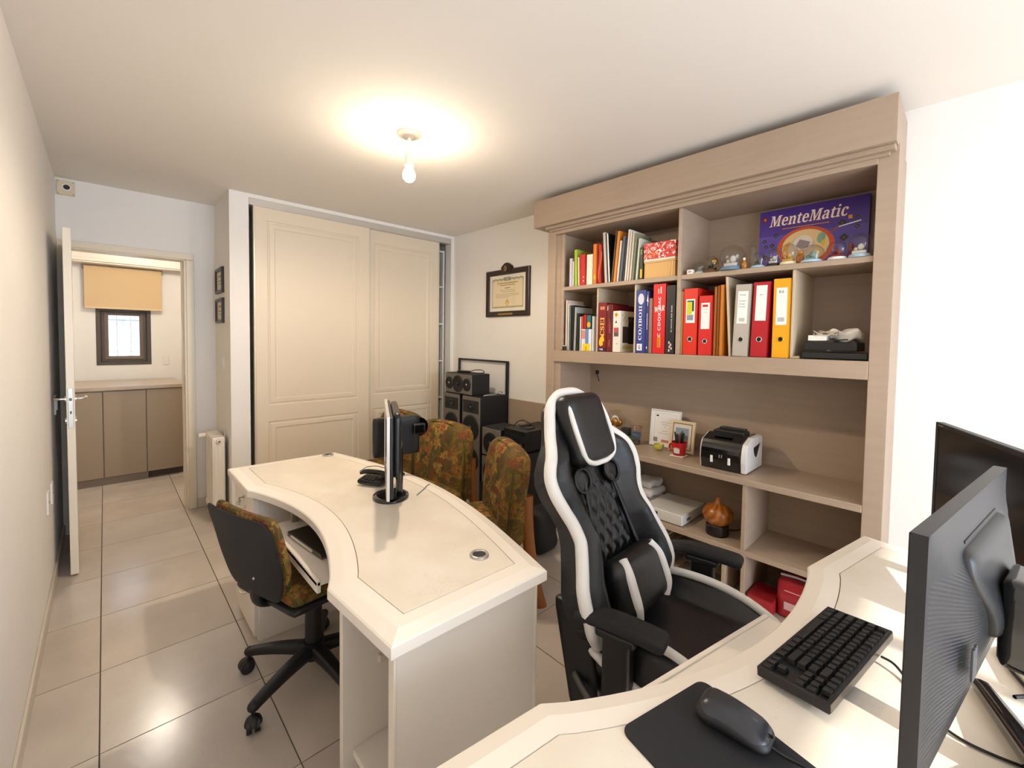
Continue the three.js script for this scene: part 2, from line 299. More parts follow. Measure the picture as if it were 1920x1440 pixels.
// door casing and the open door leaf
const mCasing = M('#e9dcc6', 0.4);
{
  const d = structGroup('door_1');
  const trim = (x0, x1, y0, y1) => [rlim(x0, x1, y0, y1, ZD, ZD + 0.014, 0.004)];
  mesh('door_frame', [...trim(0.492, 0.545, 0, 2.063), ...trim(-0.234, -0.192, 0, 2.063), ...trim(-0.234, 0.545, 2.064, 2.112), rlim(0.478, 0.502, 0, 2.08, ZD - 0.13, ZD + 0.003), rlim(-0.204, -0.182, 0, 2.08, ZD - 0.13, ZD + 0.003), rlim(-0.2, 0.5, 2.055, 2.078, ZD - 0.13, ZD + 0.003), rlim(0.468, 0.48, 0, 2.06, ZD - 0.11, ZD - 0.06)], mCasing, d);
  mesh('strike_plate', [lim(0.4765, 0.4785, 0.95, 1.12, ZD - 0.05, ZD - 0.025)], mSteel, d);
  const leaf = new THREE.Group(); leaf.name = 'leaf'; d.add(leaf); leaf.position.set(-0.178, 0, ZD + 0.012); leaf.rotation.y = R(2.0);
  const L = 0.785;
  mesh('slab', wuv(rlim(-0.018, 0.018, 0.012, 2.064, 0, L, 0.0025)), mDoorPaint, leaf);
  mesh('lock_plate', [rb(0.022, 0.235, 0.003, 0, 1.01, L + 0.001, 0.0015)], mSteel, leaf);
  mesh('latch_bolt', [rb(0.011, 0.016, 0.006, 0, 1.062, L + 0.004, 0.002), rb(0.008, 0.016, 0.004, 0, 0.985, L + 0.003, 0.001)], M('#5d564d', 0.4, { metalness: 0.8 }), leaf);
  for (const s of [-1, 1]) {
    mesh('lever_handle', [new THREE.CylinderGeometry(0.0235, 0.0235, 0.006, 20).rotateZ(Math.PI / 2).translate(s * 0.021, 1.06, L - 0.06), tube([[s * 0.02, 1.06, L - 0.06], [s * 0.05, 1.06, L - 0.06], [s * 0.062, 1.06, L - 0.064], [s * 0.066, 1.058, L - 0.085], [s * 0.066, 1.056, L - 0.17]], 0.0085, 10)], mChrome, leaf);
    mesh('keyhole_rose', new THREE.CylinderGeometry(0.0235, 0.0235, 0.006, 20).rotateZ(Math.PI / 2).translate(s * 0.021, 0.93, L - 0.06), mChrome, leaf);
  }
  for (const y of [0.25, 1.05, 1.85]) mesh('hinge', cyl(0.008, 0.008, 0.09, -0.02, y, -0.004), mSteel, leaf);
}
// closet: metal track and two sliding panelled doors, dark shelves behind
{
  const tr = struct('trim_2', [rlim(0.818, 2.70, 2.458, 2.512, ZC - 0.085, ZC + 0.004, 0.003), rlim(0.818, 2.70, 2.466, 2.476, ZC + 0.002, ZC + 0.008, 0.002)], M('#cfc9bf', 0.35, { metalness: 0.35 }));
  function slidingDoor(name, x0, x1, zf, panels) {
    const d = structGroup(name);
    const holes = panels.map(([a, b, c, e]) => rect(a, b, c, e));
    mesh('leaf', [plate(rect(x0 + 0.012, x1 - 0.012, 0.03, 2.46), zf - 0.022, zf, holes)], mDoorBeige, d);
    for (const [a, b, c, e] of panels) {
      mesh('panel', [ring(rect(a, b, c, e), [[0, 0], [0.006, -0.007], [0.014, -0.008], [0.020, -0.003], [0.030, -0.0015], [0.052, -0.001], [0.060, -0.0065], [0.066, -0.0065]]).translate(0, 0, zf), plate(rect(a + 0.066, b - 0.066, c + 0.066, e - 0.066), zf - 0.02, zf - 0.0065)], mDoorBeige, d);
    }
    for (const [a, b] of [[x0, x0 + 0.014], [x1 - 0.014, x1]]) mesh('edge_profile', rlim(a, b, 0.02, 2.462, zf - 0.026, zf + 0.006, 0.003), M('#d8cdba', 0.35, { metalness: 0.2 }), d);
    return d;
  }
  slidingDoor('door_2', 0.848, 1.80, ZC - 0.008, [[0.945, 1.69, 0.895, 2.36], [0.945, 1.69, 0.12, 0.765]]);
  slidingDoor('door_3', 1.765, 2.585, ZC - 0.05, [[1.855, 2.495, 0.91, 2.34], [1.855, 2.495, 0.12, 0.775]]);
  struct('trim_3', [lim(0.76, 0.82, 0, 2.5, ZC - 0.56, ZC - 0.1)], mWall);
}
{
  const t = thing('closet_shelving', 'pale shelving standing inside the closet behind the sliding doors', 'shelf unit', [2.35, 0, -4.18]);
  mesh('side_panel', [lim(-0.35, -0.33, 0.0, 2.4, -0.2, 0.24), lim(0.33, 0.35, 0.0, 2.4, -0.2, 0.24)], mWhitePlastic, t);
  for (const y of [0.4, 0.8, 1.2, 1.6, 2.0, 2.38]) mesh('shelf', rlim(-0.33, 0.33, y, y + 0.018, -0.2, 0.24), mWhitePlastic, t);
}
// taupe board on the right wall beside the bookcase
tag(mesh('wall_panel', [wuv(rlim(XR - 0.018, XR, 0.0, 0.905, -3.2, -2.235, 0.003))], mTaupe), 'low taupe board fixed to the wall behind the loudspeakers', 'wall panel');

// ================================================================ hall furniture
{
  const t = thing('hall_cabinet', 'long low taupe cabinet with three plain doors in the hall', 'cabinet', [0, 0, 0]);
  const mD = M('#a08d76', 0.45), zf = -5.62;
  mesh('body', lim(-0.99, 0.585, 0.07, 0.905, -6.2, zf - 0.02), mD, t);
  mesh('plinth', lim(-0.99, 0.30, 0.0, 0.07, -6.1, zf - 0.012), M('#7d6f5f', 0.5), t);
  mesh('foot_rail', lim(0.30, 0.585, 0.0, 0.07, -6.1, zf - 0.06), M('#4a4038', 0.7), t);
  mesh('worktop', [wuv(rlim(-0.995, 0.60, 0.908, 0.943, -6.47, zf + 0.01, 0.004))], P('#b3a08a', 0.28), t);
  for (const [a, b] of [[-0.66, -0.345], [-0.341, -0.026], [-0.018, 0.289], [0.297, 0.585]]) mesh('cabinet_door', rlim(a, b, 0.075, 0.898, zf - 0.02, zf, 0.002), mD, t);
}
{
  const t = thing('hall_radiator', 'white radiator end just visible beyond the hall cabinet', 'radiator', [0.655, 0, -5.35]);
  for (let k = 0; k < 3; k++) mesh('section', rb(0.05, 0.40, 0.09, 0, 0.33, -k * 0.1, 0.012), mWhitePlastic, t);
  mesh('pipe', [tube([[-0.02, 0.16, 0.03], [-0.02, 0.06, 0.05], [-0.035, 0.03, 0.10]], 0.012), cyl(0.03, 0.03, 0.03, -0.035, 0.03, 0.1)], mWhitePlastic, t);
}
{
  const t = thing('hall_wall_box', 'slim white switch plate on the hall wall beside the window', 'switch', [0.525, 1.15, ZH]);
  mesh('plate', rb(0.06, 0.10, 0.01, 0, 0, 0.006, 0.003), mWhitePlastic, t); mesh('rocker', rb(0.028, 0.05, 0.006, 0, 0, 0.012, 0.002), mWhitePlastic, t);
}
// lamp added to brighten the hall, unseen above the line of sight
{
  const t = thing('added_hall_light', 'added unseen ceiling light that brightens the hall beyond the door', 'ceiling light', [0.35, H, -5.25]);
  mesh('base', cyl(0.12, 0.12, 0.02, 0, -0.012, 0, 32), mWhitePlastic, t);
  mesh('glowing_diffuser', lathe([[0.001, -0.10], [0.06, -0.095], [0.10, -0.07], [0.115, -0.03], [0.115, -0.022]]), new THREE.MeshStandardMaterial({ color: C('#fff6e6'), emissive: new THREE.Color().setRGB(1, 0.86, 0.66), emissiveIntensity: 3 }), t);
  const l = new THREE.PointLight(new THREE.Color().setRGB(1, 0.92, 0.82), 3.0, 0, 2); l.position.set(0, -0.16, 0); l.shadow.radius = 5; l.castShadow = true; t.add(l);
}
// ================================================================ small wall fittings
{
  const t = thing('alarm_siren', 'small square beige alarm box with round black speaker in ceiling corner', 'alarm', [-0.18, 2.47, ZD]);
  mesh('housing', rb(0.09, 0.098, 0.025, 0, 0, 0.0125, 0.004), M('#dfd0ad', 0.5), t);
  mesh('bezel', lathe([[0.017, 0], [0.024, 0], [0.024, 0.004], [0.017, 0.005]]).rotateX(Math.PI / 2).translate(0.004, 0.004, 0.024), mWhitePlastic, t);
  mesh('cone', new THREE.CylinderGeometry(0.019, 0.019, 0.004, 24).rotateX(Math.PI / 2).translate(0.004, 0.004, 0.026), mBlack, t);
  for (const [a, b] of [[-1, -1], [1, -1], [-1, 1], [1, 1]]) mesh('screw', new THREE.CylinderGeometry(0.0035, 0.0035, 0.004, 10).rotateX(Math.PI / 2).translate(a * 0.037, b * 0.041, 0.026), M('#a08e66', 0.4, { metalness: 0.6 }), t);
}
function wallPlate(name, label, pos, turn, w, h, kind, category) {
  const t = thing(name, label, category, pos, turn);
  mesh('plate', rb(w, h, 0.009, 0, 0, 0.0045, 0.003), mWhitePlastic, t);
  if (kind === 'outlet') for (const s of [-1, 1]) mesh('socket_hole', new THREE.CylinderGeometry(0.004, 0.004, 0.002, 10).rotateX(Math.PI / 2).translate(s * 0.009, 0, 0.0092), M('#57504a', 0.6), t);
  else mesh('rocker', rb(w * 0.45, h * 0.55, 0.006, 0, 0, 0.011, 0.002), M('#f1ede6', 0.35), t);
  return t;
}
wallPlate('light_switch', 'white light switch on the closet side wall under the small frames', [0.69, 1.24, -4.07], -Math.PI / 2, 0.07, 0.118, 'switch', 'switch');
wallPlate('light_switch', 'white light switch on the left wall behind the door handle', [XL, 1.0, -3.93], Math.PI / 2, 0.075, 0.118, 'switch', 'switch');
wallPlate('wall_outlet', 'white wall outlet low on the left wall, farther from the open door', [XL, 0.555, -3.31], Math.PI / 2, 0.07, 0.118, 'outlet', 'outlet');
wallPlate('wall_outlet', 'white wall outlet low on the left wall, beside the open door', [XL, 0.55, -3.53], Math.PI / 2, 0.07, 0.118, 'outlet', 'outlet');
// two little black frames on the closet side wall
function smallFrame(label, y0, y1) {
  const t = thing('small_picture_frame', label, 'picture frame', [0.69, 0, -4.165], -Math.PI / 2, 'little black frames on the closet side wall');
  const o = rect(-0.14, 0.14, y0, y1);
  mesh('frame', ring(o, [[0, 0], [0, 0.016], [0.012, 0.02], [0.026, 0.014], [0.028, 0.006], [0.028, 0]], true), M('#17120f', 0.35), t);
  mesh('document', plate(rect(-0.115, 0.115, y0 + 0.025, y1 - 0.025), 0.004, 0.006), M('#d9cdb9', 0.8), t);
  mesh('print', [lim(-0.06, 0.06, (y0 + y1) / 2 + 0.03, (y0 + y1) / 2 + 0.04, 0.006, 0.0066), lim(-0.07, 0.07, (y0 + y1) / 2 - 0.005, (y0 + y1) / 2 + 0.001, 0.006, 0.0066), lim(-0.05, 0.05, (y0 + y1) / 2 - 0.03, (y0 + y1) / 2 - 0.025, 0.006, 0.0066)], M('#7d7264', 0.9), t);
  mesh('hanger', new THREE.TorusGeometry(0.008, 0.002, 8, 16).translate(0, y1 + 0.006, 0.006), mSteel, t);
}
smallFrame('small black picture frame on the closet side wall, above its twin', 1.79, 1.992);
smallFrame('small black picture frame on the closet side wall, below its twin', 1.551, 1.749);
// radiator standing in the corner beside the door
{
  const t = thing('radiator', 'narrow white column radiator in the corner beside the door', 'radiator', [0.625, 0, -4.15]);
  const mR = M('#efe6d8', 0.35);
  for (let k = 0; k < 4; k++) {
    const z = 0.19 - k * 0.085;
    mesh('section', [rb(0.085, 0.57, 0.022, 0, 0.375, z + 0.028, 0.008), rb(0.085, 0.05, 0.075, 0, 0.645, z, 0.01), rb(0.085, 0.05, 0.075, 0, 0.10, z, 0.01), rb(0.03, 0.5, 0.07, 0, 0.37, z, 0.008), ...[-0.027, 0, 0.027].map((x) => rb(0.011, 0.46, 0.006, x, 0.37, z + 0.041, 0.0028))], mR, t);
  }
  mesh('end_cap', [new THREE.CylinderGeometry(0.017, 0.019, 0.02, 20).rotateX(Math.PI / 2).translate(0, 0.64, 0.237)], mR, t);
  mesh('air_valve', [new THREE.CylinderGeometry(0.008, 0.008, 0.018, 12).rotateX(Math.PI / 2).translate(0, 0.64, 0.252)], mSteel, t);
  mesh('lower_valve', [new THREE.CylinderGeometry(0.016, 0.018, 0.025, 20).rotateX(Math.PI / 2).translate(0, 0.10, 0.24)], mR, t);
  mesh('bracket', [rlim(-0.01, 0.064, 0.625, 0.637, 0.10, 0.112, 0.002), rlim(0.055, 0.064, 0.60, 0.70, 0.09, 0.12, 0.002)], mR, t);
  mesh('thermostat_knob', [new THREE.CylinderGeometry(0.018, 0.02, 0.05, 18).rotateZ(Math.PI / 2).translate(-0.065, 0.645, -0.06), bar([-0.06, 0.645, -0.06], [0, 0.645, -0.06], 0.009)], mR, t);
  for (const z of [0.16, -0.09]) mesh('foot', rb(0.06, 0.08, 0.02, 0, 0.04, z, 0.005), mR, t);
}
// framed diploma on the right wall
{
  const t = thing('framed_diploma', 'framed diploma in dark wood with crest on the right wall', 'diploma', [XR, 0, -2.962], -Math.PI / 2);
  const mF = P('#2a1512', 0.28), y0 = 1.667, y1 = 2.104, w = 0.295;
  mesh('frame', ring(rect(-w, w, y0, y1), [[0, 0], [0, 0.02], [0.008, 0.026], [0.045, 0.022], [0.05, 0.012], [0.05, 0]], true), mF, t);
  const cr = []; for (let i = 0; i <= 12; i++) { const a = Math.PI * i / 12; cr.push([0.066 * Math.cos(a) * (1 + 0.1 * Math.sin(5 * a)), 0.055 * Math.sin(a) + (i % 12 ? 0.0 : 0)]); }
  mesh('crest', new THREE.ExtrudeGeometry(new THREE.Shape([[-0.066, -0.03], [0.066, -0.03], ...cr].map(([x, y]) => new THREE.Vector2(x, y))), { depth: 0.024, bevelEnabled: true, bevelSize: 0.003, bevelThickness: 0.003, bevelSegments: 2 }).translate(0, y1, 0.001), mF, t);
  mesh('shield', new THREE.TorusGeometry(0.016, 0.005, 8, 20).scale(0.8, 1.25, 1).translate(-0.01, y1 + 0.004, 0.030), M('#b8975a', 0.3, { metalness: 0.8 }), t);
  mesh('name_plaque', rlim(-0.11, 0.09, y0 + 0.012, y0 + 0.03, 0.022, 0.027, 0.002), M('#a98a52', 0.35, { metalness: 0.8 }), t);
  const tx = canvasTex(512, 360, (g, W, Hh) => {
    g.fillStyle = '#f0e8da'; g.fillRect(0, 0, W, Hh); g.fillStyle = '#ead9b4'; g.fillRect(34, 34, W - 68, Hh - 62);
    g.strokeStyle = '#a19a72'; g.lineWidth = 9; g.strokeRect(40, 44, W - 80, Hh - 84);
    for (let i = 0; i < 46; i++) { g.fillStyle = i % 2 ? '#7f8a78' : '#b6ab82'; g.fillRect(40 + i * 9.4, 36 + 6 * Math.sin(i), 7, 20); g.fillStyle = i % 3 ? '#9a8f5e' : '#7e8054'; g.fillRect(40 + i * 9.4, Hh - 50, 5, 10 + 4 * Math.cos(i * 2)); }
    g.fillStyle = '#7d8a80'; g.fillRect(W / 2 - 45, 26, 90, 34); g.fillStyle = '#c4b48a'; g.fillRect(W / 2 - 20, 34, 40, 18);
    g.fillStyle = '#b08a4e'; g.fillRect(110, 78, 290, 9); g.fillRect(150, 98, 210, 8);
    g.fillStyle = '#8a7a5c'; g.fillRect(220, 128, 74, 8); for (const [x, y, w2] of [[150, 152, 210], [180, 168, 190], [90, 190, 330], [90, 205, 330], [90, 220, 200]]) g.fillRect(x, y, w2, 3);
    g.fillStyle = '#c99a3e'; g.beginPath(); g.moveTo(W / 2, 238); g.lineTo(W / 2 + 26, 275); g.lineTo(W / 2, 318); g.lineTo(W / 2 - 26, 275); g.fill(); g.fillStyle = '#f0d68a'; g.fillRect(W / 2 - 9, 268, 18, 30);
  });
  const d = mesh('document', new THREE.PlaneGeometry(2 * w - 0.096, y1 - y0 - 0.096).translate(0, (y0 + y1) / 2, 0.010), M('#ffffff', 0.7, { map: tx }), t);
  mesh('glass_pane', lim(-w + 0.049, w - 0.049, y0 + 0.049, y1 - 0.049, 0.0125, 0.0135), mGlass, t);
}
// bare bulb on a short flex
{
  const t = thing('pendant_bulb', 'bare lit bulb hanging on a short flex from ceiling rose', 'pendant lamp', [1.2, H, -2.09]);
  mesh('ceiling_rose', lathe([[0.001, -0.024], [0.012, -0.022], [0.05, -0.016], [0.064, -0.008], [0.066, 0]], 40), M('#d2c8b8', 0.4), t);
  mesh('cord_grip', cyl(0.012, 0.009, 0.016, 0, -0.03, 0), M('#f0e9dc', 0.4), t);
  mesh('flex', tube([[0, -0.03, 0], [0.003, -0.055, 0.002], [0.002, -0.085, 0.001], [-0.002, -0.105, 0]], 0.003), M('#e6ddcd', 0.6), t);
  mesh('socket', lathe([[0.006, -0.102], [0.017, -0.104], [0.019, -0.115], [0.0215, -0.163], [0.024, -0.168], [0.022, -0.172], [0.015, -0.172]]), M('#e6dfd2', 0.4), t);
  mesh('glowing_bulb', lathe([[0.013, -0.17], [0.018, -0.178], [0.030, -0.196], [0.035, -0.216], [0.032, -0.236], [0.019, -0.251], [0.001, -0.256]]), new THREE.MeshStandardMaterial({ color: C('#fff4df'), emissive: new THREE.Color().setRGB(1, 0.88, 0.70), emissiveIntensity: 5 }), t);
  const down = new THREE.SpotLight(new THREE.Color().setRGB(1, 0.85, 0.66), 4.7, 0, Math.PI / 2, 0.25, 2); down.position.set(0, -0.235, 0); down.target.position.set(0, -2, 0); down.castShadow = true; down.shadow.radius = 1.4; t.add(down, down.target);   // added second light, brightens below without a hot spot on the ceiling
  const l = new THREE.PointLight(new THREE.Color().setRGB(1, 0.85, 0.66), 1.25, 0, 2); l.position.set(0, -0.214, 0); l.shadow.radius = 1.2; l.castShadow = true; t.add(l);
}
// ================================================================ bookcase
const XF = 2.46, XBK = 2.86, ZL = -2.217, ZR = -0.228;      // front face, back board, outer sides
const Y = { beam0: 1.293, beam1: 1.376, shelf0: 1.817, shelf1: 1.8445, top: 2.235, corn0: 2.295, corn1: 2.49, cnt0: 0.693, cnt1: 0.728, low0: 0.31, low1: 0.338 };
const DIV = [-1.776, -1.483, -0.914, -0.605];
{
  const t = thing('bookcase', 'large built-in taupe bookcase with cornice, cubbyholes and counter', 'bookcase', [0, 0, 0]);
  const T = (g) => wuv(g, 1);
  mesh('back_board', T(lim(XBK, XBK + 0.02, 0, 2.44, ZL + 0.01, ZR - 0.01)), mTaupe, t);
  // side posts
  mesh('side_post', [T(rlim(XF, XBK, 0, Y.corn0 + 0.01, ZL, ZL + 0.071, 0.003)), T(rlim(XF + 0.02, XBK, 0, Y.top + 0.03, ZL + 0.071, ZL + 0.125, 0.003)), T(rlim(XF + 0.012, XF + 0.03, 1.38, Y.top, ZL + 0.125, ZL + 0.148, 0.003))], mTaupe, t);
  mesh('side_post', [T(rlim(XF, XBK, 0, Y.corn0 + 0.01, ZR - 0.072, ZR, 0.003))], mTaupe, t);
  // cornice: a deep box fascia with a stepped moulding under it
  mesh('cornice', [T(rlim(2.385, XBK, Y.corn0, Y.corn1, -2.30, -0.232, 0.002))], mTaupe, t);
  mesh('moulding', [T(rlim(XF - 0.045, XF + 0.02, Y.corn0 - 0.022, Y.corn0, ZL + 0.01, ZR - 0.01, 0.003)), T(rlim(XF - 0.022, XF + 0.02, Y.corn0 - 0.036, Y.corn0 - 0.02, ZL + 0.03, ZR - 0.03, 0.003)), T(rlim(XF - 0.008, XF + 0.02, Y.top, Y.corn0 - 0.03, ZL + 0.07, ZR - 0.07, 0.003))], mTaupe, t);
  mesh('top_panel', T(lim(XF + 0.015, XBK, Y.top, Y.top + 0.025, ZL + 0.07, ZR - 0.07)), mTaupe, t);
  mesh('shelf', T(rlim(XF + 0.014, XBK, Y.shelf0, Y.shelf1, ZL + 0.12, -1.186, 0.003)), mTaupe, t);
  mesh('shelf', T(rlim(XF + 0.014, XBK, Y.shelf0, Y.shelf1, -1.186, ZR - 0.07, 0.003)), mTaupe, t);
  mesh('beam', [T(rlim(XF - 0.004, XBK, Y.beam0, Y.beam1, ZL + 0.071, ZR - 0.072, 0.003))], mTaupe, t);
  mesh('divider', T(rlim(XF + 0.008, XBK, Y.beam1, Y.top, -1.197, -1.174, 0.003)), mTaupe, t);
  for (const z of DIV) {
    const lean = z === -0.914 ? 0.028 : 0;   // one thin divider leans over
    const g = T(rlim(XF + 0.03, XBK, Y.beam1, Y.shelf0 - (lean ? 0.004 : 0), -0.006, 0.006, 0.002));
    const p = g.attributes.position; if (lean) for (let i = 0; i < p.count; i++) p.setZ(i, p.getZ(i) + lean * ((Y.shelf0 - p.getY(i)) / (Y.shelf0 - Y.beam1) - 0.35));
    mesh('thin_divider', g.translate(0, 0, z), M('#c9b597', 0.5), t);
  }
  // counter and lower cupboard
  mesh('counter', T(rlim(XF - 0.004, XBK, Y.cnt0, Y.cnt1, ZL + 0.071, ZR - 0.072, 0.004)), P('#ffffff', 0.36, { map: repeat(grainTone, 1.3) }), t);
  mesh('lower_shelf', T(rlim(XF + 0.006, XBK, Y.low0, Y.low1, ZL + 0.071, ZR - 0.072, 0.003)), mTaupe, t);
  mesh('bottom_shelf', T(rlim(XF + 0.006, XBK, 0.0, 0.035, ZL + 0.071, ZR - 0.072, 0.003)), mTaupe, t);
  mesh('divider', T(rlim(XF + 0.006, XBK, Y.low1, Y.cnt0, -0.80, -0.778, 0.003)), mTaupe, t);
  mesh('divider', T(rlim(XF + 0.006, XBK, 0.035, Y.low0, -0.893, -0.871, 0.003)), mTaupe, t);
  mesh('divider', T(rlim(XF + 0.006, XBK, 0.035, Y.low0, -0.795, -0.773, 0.003)), mTaupe, t);
  mesh('divider', T(rlim(XF + 0.006, XBK, 0.035, Y.cnt0, -1.62, -1.598, 0.003)), mTaupe, t);
  mesh('cable_clip', [rb(0.02, 0.03, 0.02, XBK - 0.01, 1.20, -2.02, 0.004), tube([[XBK - 0.01, 1.20, -2.02], [XBK - 0.03, 1.19, -2.01], [XBK - 0.03, 1.17, -2.0], [XBK - 0.012, 1.13, -2.0]], 0.004)], mBlack, t);
}
// ================================================================ the two curved desks (same model)
// plan: v across (0 at the sitter's side), u along; laid out as [v, -u] so that it runs counter-clockwise seen from above
const deskOutline = (() => {
  const p = [];                                             // u, v
  p.push([0, 0], [0.43, 0]);
  for (let i = 1; i < 24; i++) { const t = i / 24; p.push([0.43 + 1.035 * t, 0.117 * Math.pow(Math.sin(Math.PI * t), 0.85) - 0.02 * t]); }
  p.push([1.465, -0.02], [1.80, 0.0], [1.815, 0.515]);
  for (let i = 1; i < 20; i++) { const t = i / 20; p.push([1.815 - 1.79 * t, 0.515 + 0.04 * t + 0.158 * Math.sin(Math.PI * t)]); }
  p.push([0.025, 0.555]);
  return p.map(([u, v]) => [v, -u]);
})();
function area(pts) { let s = 0; for (let i = 0; i < pts.length; i++) { const [a, b] = pts[i], [c, d] = pts[(i + 1) % pts.length]; s += a * d - b * c; } return s; }
if (area(deskOutline) < 0) deskOutline.reverse();
const deskTopGeo = {
  edge: lay(ring(deskOutline, [[0.012, 0.706], [0.001, 0.709], [0, 0.712], [0, 0.738], [0.004, 0.742], [0.040, 0.7505], [0.079, 0.7505], [0.0795, 0.746], [0.0795, 0.738]])),
  core: lay(plate(inset(deskOutline, 0.05), 0.706, 0.7455)),
  inlay: lay(plate(inset(deskOutline, 0.0815), 0.7455, 0.7505)),
};
function curvedDesk(label, pos, turn, opt) {
  const t = thing('curved_desk', label, 'desk', pos, turn);
  mesh('core', deskTopGeo.core, mGroove, t);
  mesh('edge_band', deskTopGeo.edge, mDeskEdge, t);
  mesh('inlay', deskTopGeo.inlay, mDeskTop, t);
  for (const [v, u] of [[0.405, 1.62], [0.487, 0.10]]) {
    mesh('cable_grommet', [lathe([[0.021, 0.0], [0.021, 0.006], [0.023, 0.0075], [0.029, 0.0075], [0.031, 0.004], [0.031, 0]], 32).translate(v, 0.7505, u)], M('#b9b4aa', 0.3, { metalness: 0.6 }), t);
    mesh('grommet_hole_shade', cyl(0.0225, 0.0225, 0.004, v, 0.7515, u, 28), M('#2c2723', 0.7), t);  // dark disc paints the shade inside the cable hole
  }
  // end compartment: outer panel, inner panel, shelf, cleat
  mesh('end_panel', wuv(rlim(0.035, 0.525, 0.0, 0.708, 1.735, 1.757, 0.002)), mDeskBody, t);
  for (const [a, b] of [[0.028, 0.036], [0.523, 0.533]]) mesh('edge_strip', rlim(a, b, 0.0, 0.708, 1.733, 1.760, 0.002), M('#efe4d2', 0.4), t);
  mesh('inner_panel', wuv(rlim(0.03, 0.56, 0.0, 0.708, 1.425, 1.447, 0.002)), mDeskBody, t);
  mesh('low_shelf', wuv(rlim(0.06, 0.50, 0.185, 0.207, 1.447, 1.735, 0.002)), mDeskBody, t);
  mesh('cleat', rlim(0.14, 0.50, 0.44, 0.462, 1.447, 1.467, 0.002), M('#e0d2bf', 0.6), t);
  // modesty panel along the visitors' side
  mesh('modesty_panel', wuv(rlim(0.50, 0.52, 0.16, 0.708, 0.40, 1.74, 0.002)), mDeskBody, t);
  // pedestal with cupboard and drawers, facing the sitter
  mesh('pedestal', wuv(rlim(0.045, 0.50, 0.0, 0.708, 0.035, 0.425, 0.002)), mDeskBody, t);
  const fr = [[0.535, 0.695, 'drawer'], [0.345, 0.528, 'drawer'], [0.03, 0.338, 'drawer']];
  for (const [a, b, n] of fr) {
    const d = mesh(n, wuv(rlim(0.026, 0.046, a, b, 0.04, 0.42, 0.003)), mDeskBody, t);
    mesh('bow_handle', tube([[0.026, (a + b) / 2, 0.18], [0.006, (a + b) / 2, 0.19], [0.002, (a + b) / 2, 0.23], [0.006, (a + b) / 2, 0.27], [0.026, (a + b) / 2, 0.28]], 0.004), mChrome, d);
  }
  mesh('lock', [new THREE.CylinderGeometry(0.009, 0.009, 0.006, 16).rotateZ(Math.PI / 2).translate(0.024, 0.655, 0.25)], mChrome, t);
  if (opt.key) mesh('key', [rb(0.02, 0.004, 0.008, 0.012, 0.655, 0.25, 0.001), new THREE.TorusGeometry(0.012, 0.002, 6, 16).rotateY(Math.PI / 2).translate(0.004, 0.645, 0.25), rb(0.003, 0.03, 0.012, 0.004, 0.62, 0.252, 0.001)], mSteel, t);
  // pull-out keyboard tray
  const [tv, ty, u0, u1] = opt.tray;
  mesh('keyboard_tray', [wuv(rlim(tv, tv + 0.36, ty - 0.016, ty, u0, u1, 0.003)), rlim(tv, tv + 0.014, ty - 0.04, ty + 0.004, u0, u1, 0.003)], mDeskEdge, t);
  for (const u of [u0 + 0.03, u1 - 0.03]) mesh('tray_rail', [rlim(0.09, 0.47, ty - 0.03, ty - 0.016, u - 0.012, u + 0.012, 0.002), rlim(0.13, 0.155, ty, 0.708, u - 0.01, u + 0.01, 0.002), rlim(0.38, 0.40, ty, 0.708, u - 0.01, u + 0.01, 0.002)], mSteel, t);
  return t;
}
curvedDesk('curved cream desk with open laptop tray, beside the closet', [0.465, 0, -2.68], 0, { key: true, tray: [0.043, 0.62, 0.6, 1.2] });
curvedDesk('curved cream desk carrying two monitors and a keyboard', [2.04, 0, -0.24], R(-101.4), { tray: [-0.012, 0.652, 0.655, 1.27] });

// ================================================================ things on the far desk
{
  const t = thing('closed_laptop', 'closed thin dark laptop lying on the pulled-out desk tray', 'laptop', [0.655, 0.62, -1.78], R(6));
  mesh('base', rb(0.20, 0.011, 0.30, 0, 0.006, 0, 0.005), M('#6b655c', 0.4, { metalness: 0.5 }), t);
  mesh('lid', rb(0.20, 0.006, 0.30, 0, 0.0155, 0, 0.003), M('#4d473f', 0.32, { metalness: 0.5 }), t);
  mesh('hinge', rlim(-0.104, -0.096, 0.006, 0.016, -0.11, 0.08, 0.003), M('#d8d0c4', 0.3, { metalness: 0.6 }), t);
}
{ // flat monitor seen almost edge-on; its screen faces the sitter (-x)
  const t = thing('flat_monitor', 'slim black monitor with silver rim standing edge-on on the far desk', 'monitor', [0.905, 0.7515, -1.72], R(-116));
  mesh('base', [lathe([[0.001, 0.016], [0.07, 0.015], [0.088, 0.010], [0.09, 0.004], [0.088, 0]], 40).scale(1.0, 1, 0.86)], mBlackGloss, t);
  mesh('stand_neck', [soft(0.075, 0.24, 0.03, 0.01, 8).translate(0, 0.13, -0.035)], mBlackGloss, t);
  mesh('back_shell', [soft(0.40, 0.26, 0.035, 0.016, 10).translate(0, 0.27, -0.018), rb(0.505, 0.315, 0.016, 0, 0.235, 0.006, 0.006)], M('#19191b', 0.35), t);
  mesh('bezel', ring(rect(-0.255, 0.255, 0.073, 0.398), [[0, 0], [0, 0.010], [0.002, 0.012], [0.016, 0.012], [0.017, 0.008], [0.017, 0]], true).translate(0, 0, 0.012), M('#d9d6d1', 0.28, { metalness: 0.5 }), t);
  mesh('dark_panel', plate(rect(-0.239, 0.239, 0.089, 0.382), 0.014, 0.020), P('#0a0a0c', 0.15), t);
}
